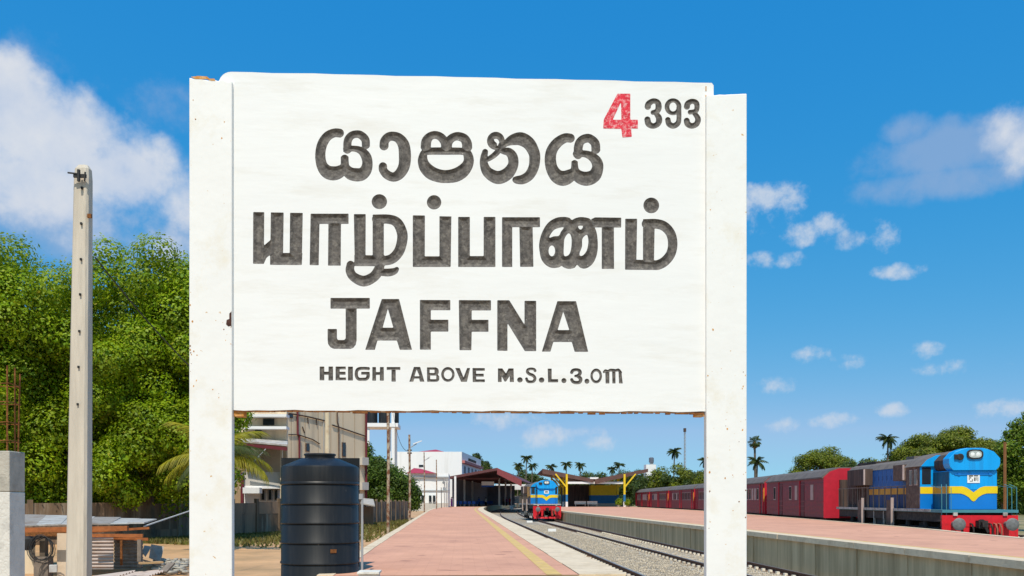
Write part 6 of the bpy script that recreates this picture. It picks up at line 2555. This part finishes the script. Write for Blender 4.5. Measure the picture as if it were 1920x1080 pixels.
rain_tree(1545, 175, 66, 834, 6.5, 'rounded rain tree above the maroon van', 61, br=1.5)
rain_tree(1795, 130, 104, 798, 6.0, 'largest flat topped rain tree, above the bright blue locomotive', 62, 52000, 1.25, .15)
rain_tree(1722, 136, 62, 808, 6.5, 'rain tree overlapping the left side of the largest one', 63, 34000, 1.25, .15)
tree('broadleaf_tree', 'dark green tree cut by the right edge of the photo', 'tree', gp(1935, 66, -.5),
     blob_crown(2.4, 2, 3.2, 4.2, 40, .8, 64, -.9) + [(-1.7, 0, 6.2, .9, .8, .5), (-.6, 0, 7.0, 1, .8, .5), (-2, 0, 3.2, .8, .8, .7), (.4, 0, 7.4, 1, 1, .6), (-.9, 0, 7.7, .8, .8, .45), (.2, 0, 8.4, .9, .9, .5), (-1.6, 0, 7.0, .6, .6, .4)], 30000, .095, lf_mid, None, .25, 2, 65, shell=.4)
tree('broadleaf_tree', 'small sunlit tree between the locomotive and the right edge tree', 'tree', gp(1882, 84, -.5),
     blob_crown(1.8, 1.6, 2.4, 3.6, 26, .8, 66, -.9), 12000, .12, lf_rain, None, .18, 1.5, 67, shell=.4)
hb = [(px, gp(px, 100, 0)) for px in range(1590, 1960, 26)]
for i, (px, p) in enumerate(hb):
    pass
rr = random.Random(71)
for i, px in enumerate((1610, 1640, 1664, 1690, 1720)):
    tree('bush', ['leftmost bush in the low row behind the locomotive roof', 'second bush from the left behind the locomotive roof', 'middle bush of the low row, under the slim palm', 'fourth bush from the left behind the locomotive roof', 'rightmost bush of the low row behind the locomotive'][i], 'bush', gp(px, 150, -.5),
         blob_crown(2.9, 2, 3.0, rr.uniform(5.6, 6.6), 22, 1.2, 72 + i, -.9), 9000, .17, lf_rain if i % 2 else lf_far, 'bushes behind the train', .2, 2, 80 + i)
hdg = []
for k in range(70):
    px = rr.uniform(1700, 1990)
    p = gp(px, rr.uniform(135, 165), rr.uniform(-.2, 5.5))
    hdg.append((p.x, p.y, p.z, 1.9, 1.9, 1.4))
o = add_mesh_obj('undergrowth', leaf_mesh('undergrowth', hdg, 36000, .2, lf_dark, 90))
tag(o, kind='stuff')
# hedge of trees beyond the maroon train, in the middle
hc = ['leftmost round tree of the hedge beyond the train', 'second tree of the hedge beyond the train, under the white tank', 'middle tree of the hedge beyond the train', 'fourth tree of the hedge beyond the train, under the mast', 'fifth tree of the hedge beyond the train', 'rightmost tree of the hedge beyond the train, by the sign post']
for i, (px, py) in enumerate(((1212, 888), (1234, 880), (1256, 878), (1278, 873), (1300, 876), (1322, 882))):
    d = 185 - i * 2
    zt = at(px, py, d).z + .5
    tree('roadside_tree', hc[i], 'tree', gp(px, d, -.5), blob_crown(2.3, 2, zt * .42, zt * .55, 24, 1.2, 100 + i, -.9), 9000, .17, lf_rain if i % 2 else lf_far, 'trees beyond the train', .2, zt * .3, 110 + i)
for i, (px, py, d) in enumerate(((962, 886, 260), (978, 876, 262), (1003, 880, 258), (1020, 886, 262), (1130, 888, 262), (1150, 884, 260), (1180, 882, 262), (1200, 884, 258), (1068, 882, 264), (1096, 886, 264))):
    zt = at(px, py, d).z + .5
    tree('background_tree', 'far tree %s' % ['left of the tallest palm', 'under the tallest palm', 'right of the tallest palm', 'behind the distant locomotive roof', 'right of the butterfly roof valley', 'under the low palm by the valley', 'above the right slope of the butterfly roof', 'at the right tip of the butterfly roof', 'above the left slope of the butterfly roof', 'just left of the butterfly roof valley'][i],
         'tree', gp(px, d, -.5), blob_crown(3.4, 2, zt * .45, zt * .55, 26, 1.5, 130 + i, -.9), 7000, .22, lf_far, 'far trees behind the station', .2, zt * .3, 140 + i)
# tree line closing the horizon
rg2 = random.Random(77)
tl = []
for k in range(420):
    a = rg2.uniform(-75, 62)
    d = rg2.uniform(330, 420)
    x, y = d * math.sin(math.radians(a)), d * math.cos(math.radians(a))
    tl.append((x, y, rg2.uniform(1, 5.5), 5, 5, 3))
o = add_mesh_obj('treeline', leaf_mesh('treeline', tl, 60000, .75, lf_far, 200))
tag(o, kind='stuff')
for (px, py, d, lab) in ((893, 851, 225, 'dark tree top behind the right end of the white building roof'), (911, 866, 235, 'small dark tree top beyond the white building')):
    zt = at(px, py, d).z + .5
    tree('background_tree', lab, 'tree', gp(px, d, -.5), [(0, 0, zt - 1, 1.2, 1, 1.2), (.5, 0, zt - 2.4, 1.5, 1, 1.4), (-.3, 0, zt - 4, 1.6, 1.2, 1.5)], 3000, .2, lf_far, None, .2, 5, 150)

# mast, white tank tower, rusty pole
p = gp(1284, 195, -.5)
zt = at(1284, 809, 195).z + .5
ms = thing('lattice_mast', 'thin grey lattice mast above the hedge', 'mast', p)
mb = MB()
for s in range(3):
    a = s * 2.094
    mb.bar((.28 * math.cos(a), .28 * math.sin(a), 0), (.16 * math.cos(a), .16 * math.sin(a), zt), .07, .07)
mb.build('leg', m_grey, ms)['kind'] = 'stuff'
mb = MB()
for k in range(22):
    z = zt * k / 22
    for s in range(3):
        a, b = s * 2.094, (s + 1) * 2.094
        mb.bar((.25 * math.cos(a), .25 * math.sin(a), z), (.25 * math.cos(b), .25 * math.sin(b), z + zt / 22), .05, .05)
mb.build('lattice', m_grey, ms)['kind'] = 'stuff'
mb = MB()
mb.box(-.25, .25, -.25, .25, zt - .1, zt + .7)
mb.build('antenna', m_soot, ms)
p = gp(1219, 200, -.5)
wt = thing('water_tower', 'small white tower with a dark tank on top beyond the train', 'water tower', p)
mb = MB()
mb.box(-.9, 1.3, 0, 2.5, 0, at(1219, 871, 200).z + .5)
mb.build('tower', m_white, wt)
mb = MB()
z0 = at(1222, 867, 200).z + .5
mb.box(.1, .8, .3, 1, z0 - .6, z0)
mb.build('stand', m_grey, wt)
mb = MB()
mb.lathe([(.55, 0), (.55, 1.0), (.3, 1.15)], (.4, .6, z0), 12)
mb.build('tank', m_bluegreywall, wt)
p = gp(1884, 46, -.5)
t = thing('rusty_rail_post', 'thin rusty post standing behind the right side of the blue locomotive', 'post', p)
zt = at(1884, 829, 46).z + .5
mb = MB()
mb.box(-.07, .07, -.02, .02, 0, zt)
mb.box(-.02, .02, -.07, .07, 0, zt - .01)
mb.build('post', m_rustthin, t)
mb = MB()
mb.box(-.12, .12, -.06, .06, zt - 3.6, zt - 3.4)
mb.build('clamp', m_soot, t)

# small lever frame and white boxes between the tracks
a = gp(1098, 30, -.47)
lf = thing('point_lever', 'rusty point lever frame with a bent rod, lying between the tracks', 'lever', a)
mb = MB()
mb.box(-.22, .22, -.1, .1, .0, .09)
mb.build('base', m_woodgrey, lf)
mb = MB()
mb.tube([(-.16, 0, .05), (-.12, 0, .28), (.05, 0, .32), (.2, 0, .3), (.24, 0, .06)], .014, 6)
mb.build('rod', m_rust, lf)
for (px, py, lab) in ((1035, 995.5, 'white painted marker block between the tracks, nearer one'), (993, 979, 'white painted marker block between the tracks, farther one')):
    d = FOC * 2.12 / (py - HOR)
    a = gp(px, d, -.47)
    mb = MB()
    mb.box(a.x - .28, a.x + .28, a.y - .1, a.y + .25, -.47, -.28)
    tag(mb.build('marker_block', m_white, bevel=.01), lab, 'marker block')
